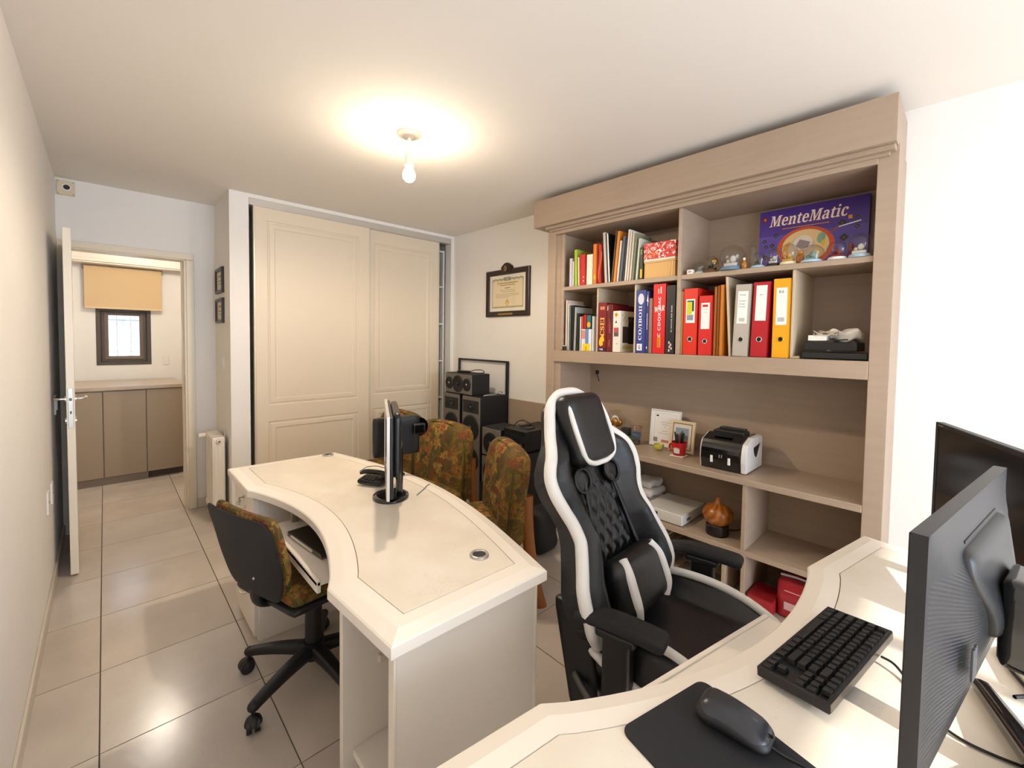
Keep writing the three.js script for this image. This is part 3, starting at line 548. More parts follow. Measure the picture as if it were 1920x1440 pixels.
{ // desk phone behind the monitor
  const t = thing('desk_phone', 'small black handset phone behind the edge-on monitor', 'phone', [0.93, 0.7505, -1.93], R(-60));
  mesh('body', soft(0.13, 0.035, 0.10, 0.012, 8, (v) => { v.y += 0.0175 + 0.10 * (v.z + 0.05) * (v.y > 0 ? 1 : 0) * -1 + 0.006; }), mBlack, t);
  mesh('handset', [tube([[-0.075, 0.048, 0.0], [-0.04, 0.056, 0.0], [0.04, 0.056, 0.0], [0.075, 0.048, 0.0]], 0.011, 10)], mBlack, t);
  for (let i = 0; i < 3; i++) for (let j = 0; j < 3; j++) mesh('key_button', rb(0.012, 0.004, 0.009, -0.02 + i * 0.02, 0.040 - j * 0.002, 0.012 + j * 0.013, 0.001), M('#3a3a3d', 0.5), t);
}
{ // small screen unit behind the monitor
  const t = thing('customer_display', 'small black point-of-sale screen on a stalk behind the edge-on monitor', 'display', [1.075, 0.7512, -1.985], R(170));
  mesh('screen_body', soft(0.24, 0.20, 0.03, 0.01, 8).translate(0.0, 0.20, 0), M('#1b1b1d', 0.4), t);
  mesh('back_lens', [lathe([[0.001, 0.03], [0.03, 0.028], [0.045, 0.015], [0.05, 0]], 28).rotateX(Math.PI / 2).translate(-0.12, 0.235, 0.0), rb(0.07, 0.06, 0.05, -0.11, 0.23, -0.01, 0.012)], mBlackGloss, t);
  mesh('stalk', [cyl(0.012, 0.010, 0.11, 0, 0.055, 0), rb(0.07, 0.012, 0.06, 0, 0.006, 0, 0.004)], mBlack, t);
}
tag(mesh('desk_cable', tube([[0.868, 0.815, -1.95], [0.89, 0.83, -1.95], [0.94, 0.83, -1.95], [0.99, 0.81, -1.955], [1.03, 0.79, -1.965]], 0.0022), M('#b7a58c', 0.5)), 'thin pale cable looping between phone and small black screen', 'cable');
tag(mesh('desk_cable', tube([[1.0, 0.7535, -1.66], [1.03, 0.754, -1.68], [1.06, 0.756, -1.70], [1.10, 0.754, -1.735], [1.125, 0.752, -1.75]], 0.002), M('#7f8a86', 0.5)), 'thin grey cable leaving the edge-on monitor over the desk edge', 'cable');
// ================================================================ swivel office chair at the far desk
{
  const t = thing('swivel_chair', 'black swivel office chair with floral upholstery and star base', 'chair', [0.633, 0, -1.885], R(16));
  // local: faces +x
  const mP = M('#17171a', 0.5);
  for (let k = 0; k < 5; k++) {
    const a = R(118 + 72 * k), c = Math.cos(a), s = Math.sin(a), rr = 0.285;
    const leg = grid(10, 12, (u, v) => { const q = v, r = 0.03 + (rr - 0.03) * q, w = 0.030 - 0.010 * q, h = 0.026 - 0.010 * q, y = 0.115 - 0.03 * q * q, th = u * 2 * Math.PI, x2 = w * Math.sign(Math.cos(th)) * Math.pow(Math.abs(Math.cos(th)), 0.6), y2 = h * Math.sign(Math.sin(th)) * Math.pow(Math.abs(Math.sin(th)), 0.6); return [c * r - s * x2, y + y2, -(s * r + c * x2)]; });
    mesh('base_leg', [leg, new THREE.SphereGeometry(0.0205, 14, 10).scale(1, 0.9, 1).translate(c * rr, 0.085, -s * rr)], mP, t);
    const cs = new THREE.Group(); cs.name = 'caster'; cs.position.set(c * rr, 0, -s * rr); cs.rotation.y = a + 0.9; t.add(cs);
    for (const q of [-1, 1]) mesh('wheel', [new THREE.CylinderGeometry(0.027, 0.027, 0.018, 20).rotateX(Math.PI / 2).translate(0.012, 0.027, q * 0.013)], mP, cs);
    mesh('hood', [new THREE.SphereGeometry(0.030, 16, 10, 0, Math.PI * 2, 0, Math.PI / 2).translate(0.010, 0.030, 0), cyl(0.007, 0.007, 0.03, 0, 0.068, 0)], mP, cs);
  }
  mesh('hub', [cyl(0.038, 0.042, 0.075, 0, 0.115, 0), cyl(0.034, 0.034, 0.17, 0, 0.24, 0), cyl(0.022, 0.022, 0.1, 0, 0.36, 0)], mP, t);
  mesh('mechanism', [rb(0.20, 0.03, 0.15, -0.02, 0.415, 0, 0.01), tube([[0.05, 0.41, -0.06], [0.05, 0.405, -0.16], [0.05, 0.395, -0.20]], 0.006)], mP, t);
  mesh('seat_pan', soft(0.43, 0.03, 0.44, 0.015, 12, (v) => { v.y += 0.437; v.z *= 1 - 0.10 * sstep(0, 0.22, -v.x); }), mP, t);
  mesh('seat_cushion', wuv(soft(0.42, 0.055, 0.43, 0.026, 14, (v) => { v.y += 0.472 - 0.03 * sstep(0.14, 0.21, v.x) + 0.008 * Math.cos(v.z * 7); v.z *= 1 - 0.12 * sstep(0, 0.22, -v.x); })), mFloral, t);
  // back: plastic shell behind, cushion in front, reclined a little
  const back = new THREE.Group(); back.name = 'backrest'; t.add(back); back.position.set(-0.215, 0.475, 0); back.rotation.z = R(13);
  const shape = (v) => { const y = v.y; v.z *= 1 - 0.17 * sstep(-0.02, -0.17, y) ; v.x += 0.35 * v.z * v.z - 0.45 * Math.pow(Math.max(0, y - 0.02), 2) * 0.6; };
  mesh('shell', soft(0.020, 0.345, 0.42, 0.06, 18, (v) => { shape(v); v.x -= 0.030; v.y += 0.185; }).translate(0, 0, 0), mBlackMatte, back);
  mesh('cushion', wuv(soft(0.045, 0.330, 0.40, 0.05, 18, (v) => { shape(v); v.y += 0.185; v.x += 0.004; })), mFloral, back);
    mesh('bolt', [new THREE.SphereGeometry(0.006, 10, 8).translate(-0.05, 0.12, 0.08)], mSteel, back);
  mesh('back_bracket', tube([[-0.236, 0.56, 0.0], [-0.243, 0.49, 0.0], [-0.232, 0.44, 0.0], [-0.18, 0.416, 0.0], [-0.05, 0.413, 0.0]], 0.015, 10, 30).scale(1, 1, 2.1), mP, t);
}
// ================================================================ upholstered visitors' chairs (local: faces -x)
function visitorChair(label, pos, turn) {
  const t = thing('visitor_chair', label, 'chair', pos, turn, 'floral visitor chairs');
  mesh('seat', wuv(soft(0.52, 0.14, 0.52, 0.05, 14, (v) => { v.y += 0.365 + 0.012 * Math.cos(v.z * 6) * Math.cos(v.x * 6); })), mFloral, t);
  const b = mesh('backrest', wuv(soft(0.13, 0.52, 0.55, 0.062, 20, (v) => {
    const y = v.y, top = sstep(0.05, 0.26, y); v.z *= 1 - 0.09 * top * top; v.y -= 0.045 * Math.pow(Math.abs(v.z) / 0.27, 3) * sstep(0.0, 0.26, y);
    const flute = Math.cos(v.z * 2 * Math.PI / 0.17); if (v.x < 0) v.x += -0.010 * flute * sstep(0.24, 0.1, Math.abs(v.z)); v.x += 0.22 * Math.max(0, y + 0.2) * Math.max(0, y + 0.2); v.y += 0.60; v.x += 0.23;
  })), mFloral, t);
  mesh('piping', [tube([[0.185, 0.40, 0.268], [0.19, 0.55, 0.272], [0.207, 0.70, 0.262], [0.226, 0.80, 0.215], [0.236, 0.842, 0.12], [0.238, 0.85, 0.0], [0.236, 0.842, -0.12], [0.226, 0.80, -0.215], [0.207, 0.70, -0.262], [0.19, 0.55, -0.272], [0.185, 0.40, -0.268]], 0.005, 8, 60)], M('#4a4518', 0.85), t);
  for (const s of [-1, 1]) {
    mesh('rear_leg', grid(8, 10, (u, v) => { const th = u * 2 * Math.PI + Math.PI / 4, y = 0.62 * v, x = 0.30 + 0.09 * Math.pow(1 - v, 2.2), r = 0.026; return [x + r * Math.cos(th) * 1.3, y, s * 0.24 + r * 0.8 * Math.sin(th)]; }), mWoodOrange, t);
    mesh('front_leg', rb(0.04, 0.31, 0.035, -0.21, 0.155, s * 0.22, 0.006), mWoodOrange, t);
    mesh('side_rail', rb(0.50, 0.045, 0.022, 0.04, 0.285, s * 0.225, 0.005), mWoodOrange, t);
  }
  return t;
}
visitorChair('floral upholstered visitor chair between the edge-on monitor and the loudspeakers', [1.515, 0, -2.54], R(6));
visitorChair('floral upholstered visitor chair beside the white-trimmed gaming chair', [1.46, 0, -1.93], R(-26));
visitorChair('floral upholstered visitor chair tucked against the sliding closet door', [1.50, 0, -3.16], R(4));

// ================================================================ gaming chair (local: faces +z)
{
  const t = thing('gaming_chair', 'black leather racing-style gaming chair with white trim', 'chair', [1.36, 0, -0.60], R(3));
  const mP = M('#141416', 0.45);
  for (let k = 0; k < 5; k++) {
    const a = R(90 + 36 + 72 * k), c = Math.cos(a), s = Math.sin(a), rr = 0.33;
    mesh('base_leg', grid(10, 10, (u, v) => { const r = 0.03 + (rr - 0.03) * v, w = 0.036 - 0.014 * v, h = 0.024 - 0.008 * v, y = 0.125 - 0.035 * v, th = u * 2 * Math.PI, x2 = w * Math.cos(th), y2 = h * Math.sin(th); return [c * r - s * x2, y + y2, -(s * r + c * x2)]; }), mP, t);
    const cs = new THREE.Group(); cs.name = 'caster'; cs.position.set(c * rr, 0, -s * rr); cs.rotation.y = a; t.add(cs);
    for (const q of [-1, 1]) mesh('wheel', new THREE.CylinderGeometry(0.03, 0.03, 0.02, 20).rotateX(Math.PI / 2).translate(0.012, 0.03, q * 0.015), mP, cs);
    mesh('hood', [new THREE.SphereGeometry(0.033, 14, 10, 0, Math.PI * 2, 0, Math.PI / 2).translate(0.012, 0.034, 0), cyl(0.008, 0.008, 0.03, 0, 0.08, 0)], mP, cs);
  }
  mesh('gas_column', [cyl(0.045, 0.05, 0.09, 0, 0.125, 0), cyl(0.03, 0.03, 0.2, 0, 0.27, 0), cyl(0.035, 0.05, 0.06, 0, 0.365, 0)], mP, t);
  mesh('tilt_mechanism', rb(0.2, 0.05, 0.26, 0, 0.375, -0.01, 0.012), mP, t);
  // seat: cushion with raised side bolsters
  const seatW = (z) => 0.255 + 0.02 * Math.sin((z + 0.25) * 5);
  mesh('seat', wuv(soft(0.54, 0.12, 0.54, 0.055, 22, (v) => { const q = Math.abs(v.x) / 0.27; v.y += 0.445; if (v.y > 0.46) v.y += 0.065 * sstep(0.62, 0.85, q) * sstep(0.27, 0.05, v.z) * sstep(1.04, 0.9, q) + 0.01; v.y -= 0.03 * sstep(0.18, 0.27, v.z) * (v.y > 0.44 ? 1 : 0); })), mLeather, t);
  for (const s of [-1, 1]) mesh('seat_trim', tube([[s * 0.20, 0.52, -0.25], [s * 0.215, 0.565, -0.17], [s * 0.222, 0.582, -0.05], [s * 0.226, 0.575, 0.07], [s * 0.226, 0.546, 0.17], [s * 0.21, 0.51, 0.245], [s * 0.15, 0.485, 0.275]], 0.0145, 10, 50), mLeatherWhite, t);
  for (const s of [-1, 1]) mesh('seat_side_stripe', tube([[s * 0.266, 0.50, -0.20], [s * 0.271, 0.474, -0.12], [s * 0.273, 0.455, -0.02], [s * 0.272, 0.445, 0.10], [s * 0.262, 0.45, 0.21]], 0.015, 10, 40).scale(1, 1, 1), mLeatherWhite, t);
  // backrest, built upright in its own group and reclined
  const B = new THREE.Group(); B.name = 'backrest'; t.add(B); B.position.set(-0.045, 0.475, -0.185); B.rotation.x = R(-21.5);
  const TOP = 0.815, prof = [[0, 0.19], [0.04, 0.235], [0.09, 0.272], [0.14, 0.288], [0.20, 0.282], [0.27, 0.250], [0.33, 0.226], [0.38, 0.222], [0.43, 0.240], [0.48, 0.265], [0.53, 0.275], [0.57, 0.262], [0.61, 0.228], [0.65, 0.190], [0.69, 0.165], [0.73, 0.150], [0.77, 0.132], [0.795, 0.10], [0.81, 0.06], [0.815, 0.002]];
  const hw = (y) => { let i = 0; while (i < prof.length - 2 && prof[i + 1][0] < y) i++; const [a, b] = prof[i], [c, d] = prof[i + 1], k = clamp01((y - a) / (c - a)); return b + (d - b) * k; };
  const smoothHW = (y) => (hw(Math.max(0, y - 0.012)) + hw(y) + hw(Math.min(TOP, y + 0.012))) / 3;
  const bolster = (a, y) => { const q = Math.abs(a); const low = 0.085 * sstep(0.0, 0.14, y) * sstep(0.46, 0.32, y), wing = 0.06 * sstep(0.34, 0.47, y) * sstep(0.69, 0.58, y); return (low + wing) * sstep(0.40, 0.80, q); };
  const front = (a, y) => { const w = hw(y), edge = Math.sqrt(Math.max(0, 1 - Math.pow(Math.abs(a), 8))); const topR = Math.sqrt(Math.max(0.0, 1 - Math.pow(y / TOP, 40))); return [a * w, y, (0.045 + bolster(a, y)) * edge * topR]; };
  const ys = (v) => TOP * v;
  mesh('back_shell', [grid(40, 60, (u, v) => { const a = 1 - 2 * u, y = ys(v), w = hw(y); return [a * w * 0.80, y, -0.05 * Math.sqrt(Math.max(0, 1 - Math.pow(Math.abs(a), 6))) * Math.sqrt(Math.max(0, 1 - Math.pow(y / TOP, 30))) * (y < 0.05 ? Math.sqrt(y / 0.05) : 1)]; })], M('#121214', 0.5), B);
  mesh('side_bolster', wuv(grid(26, 90, (u, v) => front(-1 + 0.62 * u, ys(v)))), mLeather, B);
  mesh('side_bolster', wuv(grid(26, 90, (u, v) => front(0.38 + 0.62 * u, ys(v)))), mLeather, B);
  // quilted centre panel: real stitched diamonds
  mesh('quilted_panel', wuv(grid(90, 150, (u, v) => { const a = -0.38 + 0.76 * u, y = ys(v), p = front(a, y), p1 = (p[0] + p[1] * 0.55) / 0.05, p2 = (p[0] - p[1] * 0.55) / 0.05, d = Math.min(Math.abs(p1 - Math.round(p1)), Math.abs(p2 - Math.round(p2))) * 0.05; const on = sstep(0.22, 0.25, y) * sstep(0.48, 0.45, y); p[2] += on * 0.009 * sstep(0.0, 0.012, d) - 0.004; return p; })), mLeather, B);
  // white trim along the outline
  const outline = []; for (let y = 0.03; y <= 0.80; y += 0.03) outline.push([smoothHW(y) - 0.006, y, 0.030 + bolster(0.92, y) * 0.62]); 
  const outR = [...outline, [0.060, 0.812, 0.03]], outL = [...outline.map(([x, y, z]) => [-x, y, z]), [-0.060, 0.812, 0.03]].reverse();
  mesh('edge_trim', tube([...outR, [0, 0.819, 0.03], ...outL], 0.0205, 12, 220), mLeatherWhite, B);
  for (const s of [-1, 1]) mesh('side_wall', grid(6, 60, (u, v) => { const y = 0.02 + 0.77 * v; return [s * smoothHW(y) * (0.80 + 0.20 * Math.sqrt(u)), y, -0.034 + u * (0.060 + bolster(0.92, y) * 0.6)]; }), mLeather, B);
  // belt openings
  for (const s of [-1, 1]) {
    mesh('belt_opening', [soft(0.085, 0.075, 0.02, 0.028, 10).rotateZ(s * R(-18)).translate(s * 0.095, 0.50, 0.052)], M('#050506', 0.35), B);
    mesh('belt_frame', [new THREE.TorusGeometry(0.040, 0.006, 8, 28).scale(1.12, 0.98, 1).rotateZ(s * R(-18)).translate(s * 0.095, 0.50, 0.062)], mP, B);
    mesh('strap', tube([[s * 0.085, 0.49, 0.058], [s * 0.10, 0.40, 0.058], [s * 0.115, 0.29, 0.06], [s * 0.12, 0.22, 0.065]], 0.010, 8, 30).scale(1, 1, 0.55).translate(0, 0, 0.028), mBlack, B);
  }
  // head pillow and lumbar pillow
  const hp = mesh('head_pillow', wuv(soft(0.235, 0.265, 0.09, 0.043, 18, (v) => { v.x *= 1 - 0.14 * (v.y / 0.14) * (v.y > 0 ? 0.6 : -0.35) * -1 - (v.y > 0.05 ? 0.10 * (v.y - 0.05) / 0.09 : 0); v.y += 0.672; v.z += 0.065; })), mLeather, B);
  mesh('pillow_trim', tube([[-0.096, 0.765, 0.092], [-0.106, 0.70, 0.100], [-0.104, 0.62, 0.102], [-0.090, 0.567, 0.098], [-0.048, 0.546, 0.094], [0, 0.543, 0.093], [0.048, 0.546, 0.094], [0.090, 0.567, 0.098], [0.104, 0.62, 0.102], [0.106, 0.70, 0.100], [0.096, 0.765, 0.092]], 0.0095, 10, 80), mLeatherWhite, hp);
  const lp = mesh('lumbar_pillow', wuv(soft(0.30, 0.19, 0.10, 0.048, 18, (v) => { v.z += 0.10 - 0.25 * v.x * v.x; v.y += 0.145; })), mLeather, B);
  for (const s of [-1, 1]) mesh('lumbar_stripe', tube([[s * 0.092, 0.232, 0.125], [s * 0.104, 0.195, 0.141], [s * 0.108, 0.145, 0.144], [s * 0.106, 0.095, 0.141], [s * 0.096, 0.058, 0.125]], 0.017, 10, 30), mLeatherWhite, lp);
  // hinges and recline lever at the sides
  for (const s of [-1, 1]) mesh('side_hinge', [soft(0.045, 0.34, 0.13, 0.02, 10, (v) => { v.z += -0.30 * (v.y) * 0.75; v.x += s * 0.262; v.y += 0.44; v.z -= 0.225; })], mP, t);
  mesh('recline_lever', [tube([[-0.285, 0.40, -0.23], [-0.31, 0.38, -0.17], [-0.315, 0.345, -0.10]], 0.011, 10), new THREE.SphereGeometry(0.016, 12, 10).translate(-0.315, 0.34, -0.095)], M('#55534f', 0.35, { metalness: 0.4 }), t);
  // armrests
  for (const s of [-1, 1]) {
    const A = new THREE.Group(); A.name = 'armrest'; t.add(A); A.position.set(s > 0 ? 0.335 : -0.285, 0, s > 0 ? 0.03 : 0.015); A.rotation.y = R(8); 
    mesh('arm_pad', soft(0.084, 0.036, 0.275, 0.018, 18, (v) => { v.x *= 1 - 0.22 * sstep(0.02, -0.15, v.z) ; v.y += 0.642 - 0.018 * Math.pow(v.z / 0.15, 2) * (v.z < 0 ? 1.5 : 0.5); v.z -= 0.09; }), mBlackMatte, A);
    mesh('arm_post', [rb(0.07, 0.026, 0.12, 0, 0.612, -0.09, 0.01), soft(0.05, 0.26, 0.085, 0.014, 10).translate(0, 0.50, -0.09)], mP, A);
    mesh('arm_bracket', [soft(0.05, 0.05, 0.09, 0.014, 8).translate(0, 0.385, -0.09), rb(0.20, 0.02, 0.08, -s * 0.09, 0.375, -0.09, 0.006)], mP, A);
  }
}
// ================================================================ things on the near desk
const DT = 0.7505;
const ribBump = tex(1024, (u, v) => { const x = Math.abs(u - 0.5) * 0.575 + 0.05, y = (v - 0.49) * 0.35, an = Math.atan2(y, x), on = sstep(0.015, 0.03, Math.min(u, 1 - u)) * sstep(0.82, 0.78, v); const h = 128 + 110 * on * Math.sin(an * 300); return [h, h, h]; }, false);
function officeMonitor(label, pos, turn, w, y0, y1, ribs) {
  const t = thing('desk_monitor', label, 'monitor', pos, turn);   // local: screen faces +z, origin on the desk under its middle
  const a = w / 2, b0 = y0 - DT, b1 = y1 - DT, ym = (b0 + b1) / 2, mS = M('#1f1f21', 0.4), mD = M('#18181a', 0.42);
  mesh('bezel', ring(rect(-a, a, b0, b1), [[0, -0.012], [0, 0.006], [0.002, 0.008], [0.013, 0.008], [0.014, 0.005], [0.014, -0.012]], true), mS, t);
  mesh('dark_panel', plate(rect(-a + 0.013, a - 0.013, b0 + 0.013, b1 - 0.013), -0.004, 0.0055), P('#08080a', 0.16), t);
  mesh('maker_mark', lim(-a + 0.02, -a + 0.05, b1 - 0.0095, b1 - 0.0065, 0.0078, 0.0084), M('#8d8d90', 0.5), t);
  // back: shallow pillow with fine ribs fanning out from the stand mount
  const nu = 40, nv = 40, mx = 0, my = ym - 0.005;
  mesh('back_cover', grid(nu, nv, (u, v) => {
    const x = a - 2 * a * u, y = b0 + (b1 - b0) * v, ex = Math.min(u, 1 - u) * 2 * a, ey = Math.min(v, 1 - v) * (b1 - b0), e = Math.min(ex, ey);
    let d = 0.012 + 0.030 * sstep(0.0, 0.16, e) ;
    
    return [x, y, -d];
  }), ribs ? M('#1b1b1d', 0.42, { bumpMap: ribBump, bumpScale: 0.0007 }) : mS, t);
  mesh('upper_housing', soft(0.30, 0.15, 0.040, 0.018, 14, (v) => { v.x *= 1 - 0.55 * sstep(0.06, -0.075, v.y); v.y += ym + 0.045; v.z -= 0.036 - 0.020 * sstep(-0.05, 0.075, v.y - ym - 0.045); }), mD, t);
  mesh('vent_slot', rlim(-0.12, 0.12, b1 - 0.05, b1 - 0.046, -0.0198, -0.015, 0.0005), mBlack, t);
  mesh('brand_plate', [0, 1, 2].map((k) => rb(0.006, 0.045, 0.003, 0.17 + k * 0.009, ym - 0.02, -0.043, 0.001)), M('#4b4b4e', 0.4), t);
  mesh('stand_mount', [soft(0.11, 0.14, 0.06, 0.014, 10).translate(0, ym - 0.005, -0.078)], mBlackGloss, t);
  mesh('stand_column', [soft(0.055, ym, 0.03, 0.01, 10).translate(0, ym / 2 + 0.004, -0.105)], mBlackGloss, t);
  for (const s of [-1, 1]) mesh('stand_foot', grid(12, 14, (u, v) => { const th = u * 2 * Math.PI, q = v, w2 = 0.026 - 0.010 * q, h = 0.020 - 0.008 * q, cx = s * (0.01 + 0.215 * q), cz = -0.115 + 0.115 * q, nx = -0.47, nz = s * 0.88, c = Math.sign(Math.cos(th)) * Math.pow(Math.abs(Math.cos(th)), 0.5), sn = Math.sin(th); return [cx + s * -nx * w2 * c * 0.5, 0.0006 + h * (1 + sn), cz + Math.abs(nz) * w2 * c * -1]; }), mBlackGloss, t);
  return t;
}
officeMonitor('dark grey monitor with ribbed back standing behind the keyboard', [1.058, DT, 0.008], R(171), 0.575, 0.853, 1.202, true);
officeMonitor('black monitor showing its dark screen against the white wall', [1.73, DT, 0.047], R(-158.5), 0.56, 0.85, 1.20, false);

{ // keyboard; local +z is the rear edge with the cable, the sitter looks along +z
  const t = thing('keyboard', 'black mechanical keyboard with raised keycaps on the near desk', 'keyboard', [1.146, DT, -0.185], R(-8.7));
  const slope = R(-4);
  const B = new THREE.Group(); B.name = 'case'; t.add(B); B.position.y = 0.0225; B.rotation.x = slope;
  mesh('tray', [ring(rect(-0.181, 0.181, -0.064, 0.064), [[0.0015, -0.010], [0, -0.008], [0, 0.010], [0.0015, 0.0115], [0.006, 0.0115], [0.006, 0.004]], false).rotateX(-Math.PI / 2), bx(0.355, 0.012, 0.122, 0, -0.003, 0)], M('#1c1b1b', 0.4), B);
  mesh('rear_strip', rb(0.358, 0.016, 0.002, 0, 0.001, 0.0648, 0.0008), M('#6b6258', 0.35, { metalness: 0.5 }), B);
  for (const s of [-1, 1]) mesh('foot', rb(0.03, 0.014, 0.012, s * 0.14, -0.014, 0.05, 0.002), mBlack, B);
  const keyGeo = new Map();
  const cap = (w) => { const k = w.toFixed(2); if (!keyGeo.has(k)) { const W = w * 0.0192 - 0.0015; keyGeo.set(k, grid(4, 1, () => [0, 0, 0]) && (() => { const o = rect(-W / 2, W / 2, -0.0088, 0.0088); const g = mg([ring(o, [[0, 0], [0.0005, 0.002], [0.0022, 0.0092], [0.0032, 0.0098]]), plate(inset(o, 0.0031), 0.0088, 0.0096)]); return g.rotateX(-Math.PI / 2); })()); } return keyGeo.get(k); };
  const mK = [M('#1e1e20', 0.5), M('#242426', 0.5), M('#1a1a1c', 0.55)];
  const rows = [
    [[1], [-0.5], [1], [1], [1], [1], [-0.25], [1], [1], [1], [1], [-0.25], [1], [1], [1], [1], [-0.25], [1], [1], [1]],
    [[1], [1], [1], [1], [1], [1], [1], [1], [1], [1], [1], [1], [1], [2], [-0.25], [1], [1], [1]],
    [[1.5], [1], [1], [1], [1], [1], [1], [1], [1], [1], [1], [1], [1], [1.5], [-0.25], [1], [1], [1]],
    [[1.75], [1], [1], [1], [1], [1], [1], [1], [1], [1], [1], [1], [2.25]],
    [[2.25], [1], [1], [1], [1], [1], [1], [1], [1], [1], [1], [2.75], [-1.25], [1]],
    [[1.25], [1.25], [1.25], [6.25], [1.25], [1.25], [1.25], [1.25], [-0.25], [1], [1], [1]],
  ];
  rows.forEach((r, j) => { let x = 0; for (const [w] of r) { if (w < 0) { x -= w; continue; } const k = mesh('key', cap(w), mK[Math.floor(rnd() * 3)], B); k.position.set(0.1752 - (x + w / 2) * 0.0192, 0.0045 + (j === 0 ? 0.001 : 0), 0.0498 - j * 0.0199); x += w; } });
}
tag(mesh('keyboard_cable', tube([[1.225, 0.768, -0.105], [1.222, 0.766, -0.085], [1.20, 0.757, -0.062], [1.165, 0.7545, -0.045], [1.13, 0.7545, -0.035], [1.09, 0.7545, 0.02], [1.10, 0.7545, 0.12]], 0.0026, 8, 50), mBlack), 'thin black keyboard cable curling towards the ribbed monitor', 'cable');
{
  const s = new THREE.Shape(), w = 0.115, d = 0.15, r = 0.022;
  s.moveTo(-w + r, -d); s.lineTo(w - r, -d); s.quadraticCurveTo(w, -d, w, -d + r); s.lineTo(w, d - r); s.quadraticCurveTo(w, d, w - r, d); s.lineTo(-w + r, d); s.quadraticCurveTo(-w, d, -w, d - r); s.lineTo(-w, -d + r); s.quadraticCurveTo(-w, -d, -w + r, -d);
  const g = wuv(new THREE.ExtrudeGeometry(s, { depth: 0.0028, bevelEnabled: false, curveSegments: 8 }).rotateX(-Math.PI / 2));
  const m = mesh('mouse_pad', g, M('#1d1d20', 0.85, { bumpMap: repeat(weaveBump, 10), bumpScale: 0.0002 })); m.position.set(0.741, DT + 0.0006, -0.232); m.rotation.y = R(-13); tag(m, 'black cloth mouse pad with rounded corners on the near desk', 'mouse pad');
}
{
  const t = thing('computer_mouse', 'dark grey computer mouse resting on the black mouse pad', 'mouse', [0.812, DT + 0.0036, -0.263], R(4));
  const hull = (k, y0, lift) => soft(0.072 * k, 0.044, 0.122 * k, 0.022, 22, (v) => { const q = v.z / 0.061; v.x *= 1 + 0.06 * q * q - 0.10 * Math.max(0, q) * q - 0.10 * Math.max(0, -q) * -q * -1; v.y -= 0.001; v.y += 0.023; if (v.y > 0.014) v.y *= 1.0 - 0.38 * Math.pow(Math.max(0, q + 0.25) / 1.25, 1.6) - 0.12 * Math.pow(Math.max(0, -q), 3) - 0.10 * Math.pow(v.x / 0.032, 2); v.y = v.y * lift + y0; });
  mesh('body', hull(1, 0, 1), M('#141416', 0.5), t);
  mesh('top_shell', hull(0.955, 0.0035, 0.985), P('#2f3136', 0.3), t);
  mesh('scroll_wheel', [new THREE.TorusGeometry(0.008, 0.0035, 10, 24).rotateY(Math.PI / 2).translate(0, 0.0295, 0.030)], M('#4b4c50', 0.35), t);
  mesh('button_split', rb(0.0012, 0.006, 0.03, 0, 0.0255, 0.046, 0.0005), mBlack, t);
  mesh('side_grip', [soft(0.006, 0.014, 0.06, 0.003, 8).translate(0.0292, 0.016, -0.004)], M('#0c0c0d', 0.7), t);
}
tag(mesh('mouse_cable', tube([[0.815, 0.762, -0.205], [0.818, 0.758, -0.19], [0.826, 0.7555, -0.15], [0.828, 0.7555, -0.10], [0.838, 0.7545, -0.065], [0.87, 0.7545, 0.02], [0.93, 0.7545, 0.12]], 0.0022, 8, 50), mBlack), 'thin black mouse cable running over the mouse pad', 'cable');
tag(mesh('monitor_cable', tube([[1.50, 0.756, 0.09], [1.46, 0.757, 0.075], [1.40, 0.757, 0.09], [1.33, 0.757, 0.11], [1.30, 0.756, 0.09]], 0.0035, 8, 40), mBlack), 'black cable lying on the near desk between the monitors', 'cable');
{
  const t = thing('paper_stack', 'small stack of white paper between the two monitors', 'paper', [1.42, DT, 0.205], R(12));
  for (let k = 0; k < 3; k++) mesh('sheet_bundle', rb(0.15, 0.008, 0.21, (k - 1) * 0.004, 0.0042 + 0.0085 * k, 0.003 * k, 0.001), mPaper, t);
}
// ================================================================ books, boxes and folders in the bookcase
const FRONT = 2.492;
function bookThing(name, label, category, z0, z1, y, h, depth, color, o = {}) {
  const w = z1 - z0 - 0.0012, t = thing(name, label, category, [(o.x ?? FRONT) , y, (z0 + z1) / 2], 0, o.group);
  t.rotation.x = R(o.lean ?? 0); t.position.y += Math.abs(Math.sin(t.rotation.x)) * w / 2 + 0.0006;
  const c = Math.min(0.0025, w * 0.18), mC = o.mat ?? M(color, o.rough ?? 0.5);
  if (o.solid) { mesh('box_body', rb(depth, h, w, depth / 2, h / 2, 0, 0.0015, 1), mC, t); }
  else {
    mesh('cover', [rb(c, h, w, c / 2, h / 2, 0, 0.001, 1), bx(depth, h, c, depth / 2, h / 2, -w / 2 + c / 2), bx(depth, h, c, depth / 2, h / 2, w / 2 - c / 2)], mC, t);
    mesh('pages', bx(depth - c - 0.004, h - 0.006, w - 2 * c, c + (depth - c - 0.004) / 2, h / 2, 0), M(o.pages ?? '#e8ddc8', 0.9), t);
  }
  if (o.spine) { const s = mesh(o.printName ?? 'spine_print', new THREE.PlaneGeometry(w * 0.98, h * 0.985).rotateY(-Math.PI / 2).translate(-0.0005, h / 2, 0), M('#ffffff', o.rough ?? 0.5, { map: o.spine }), t); }
  if (o.face) { const s = mesh('side_print', new THREE.PlaneGeometry(depth * 0.97, h * 0.98).translate(depth / 2, h / 2, w / 2 + 0.0006), M('#ffffff', 0.5, { map: o.face }), t); }
  return t;
}
const book = (label, z0, z1, y, h, color, o = {}) => bookThing('book', label, 'book', z0, z1, y, h, o.depth ?? 0.19, color, { group: o.group ?? 'books on the upper shelf', ...o });
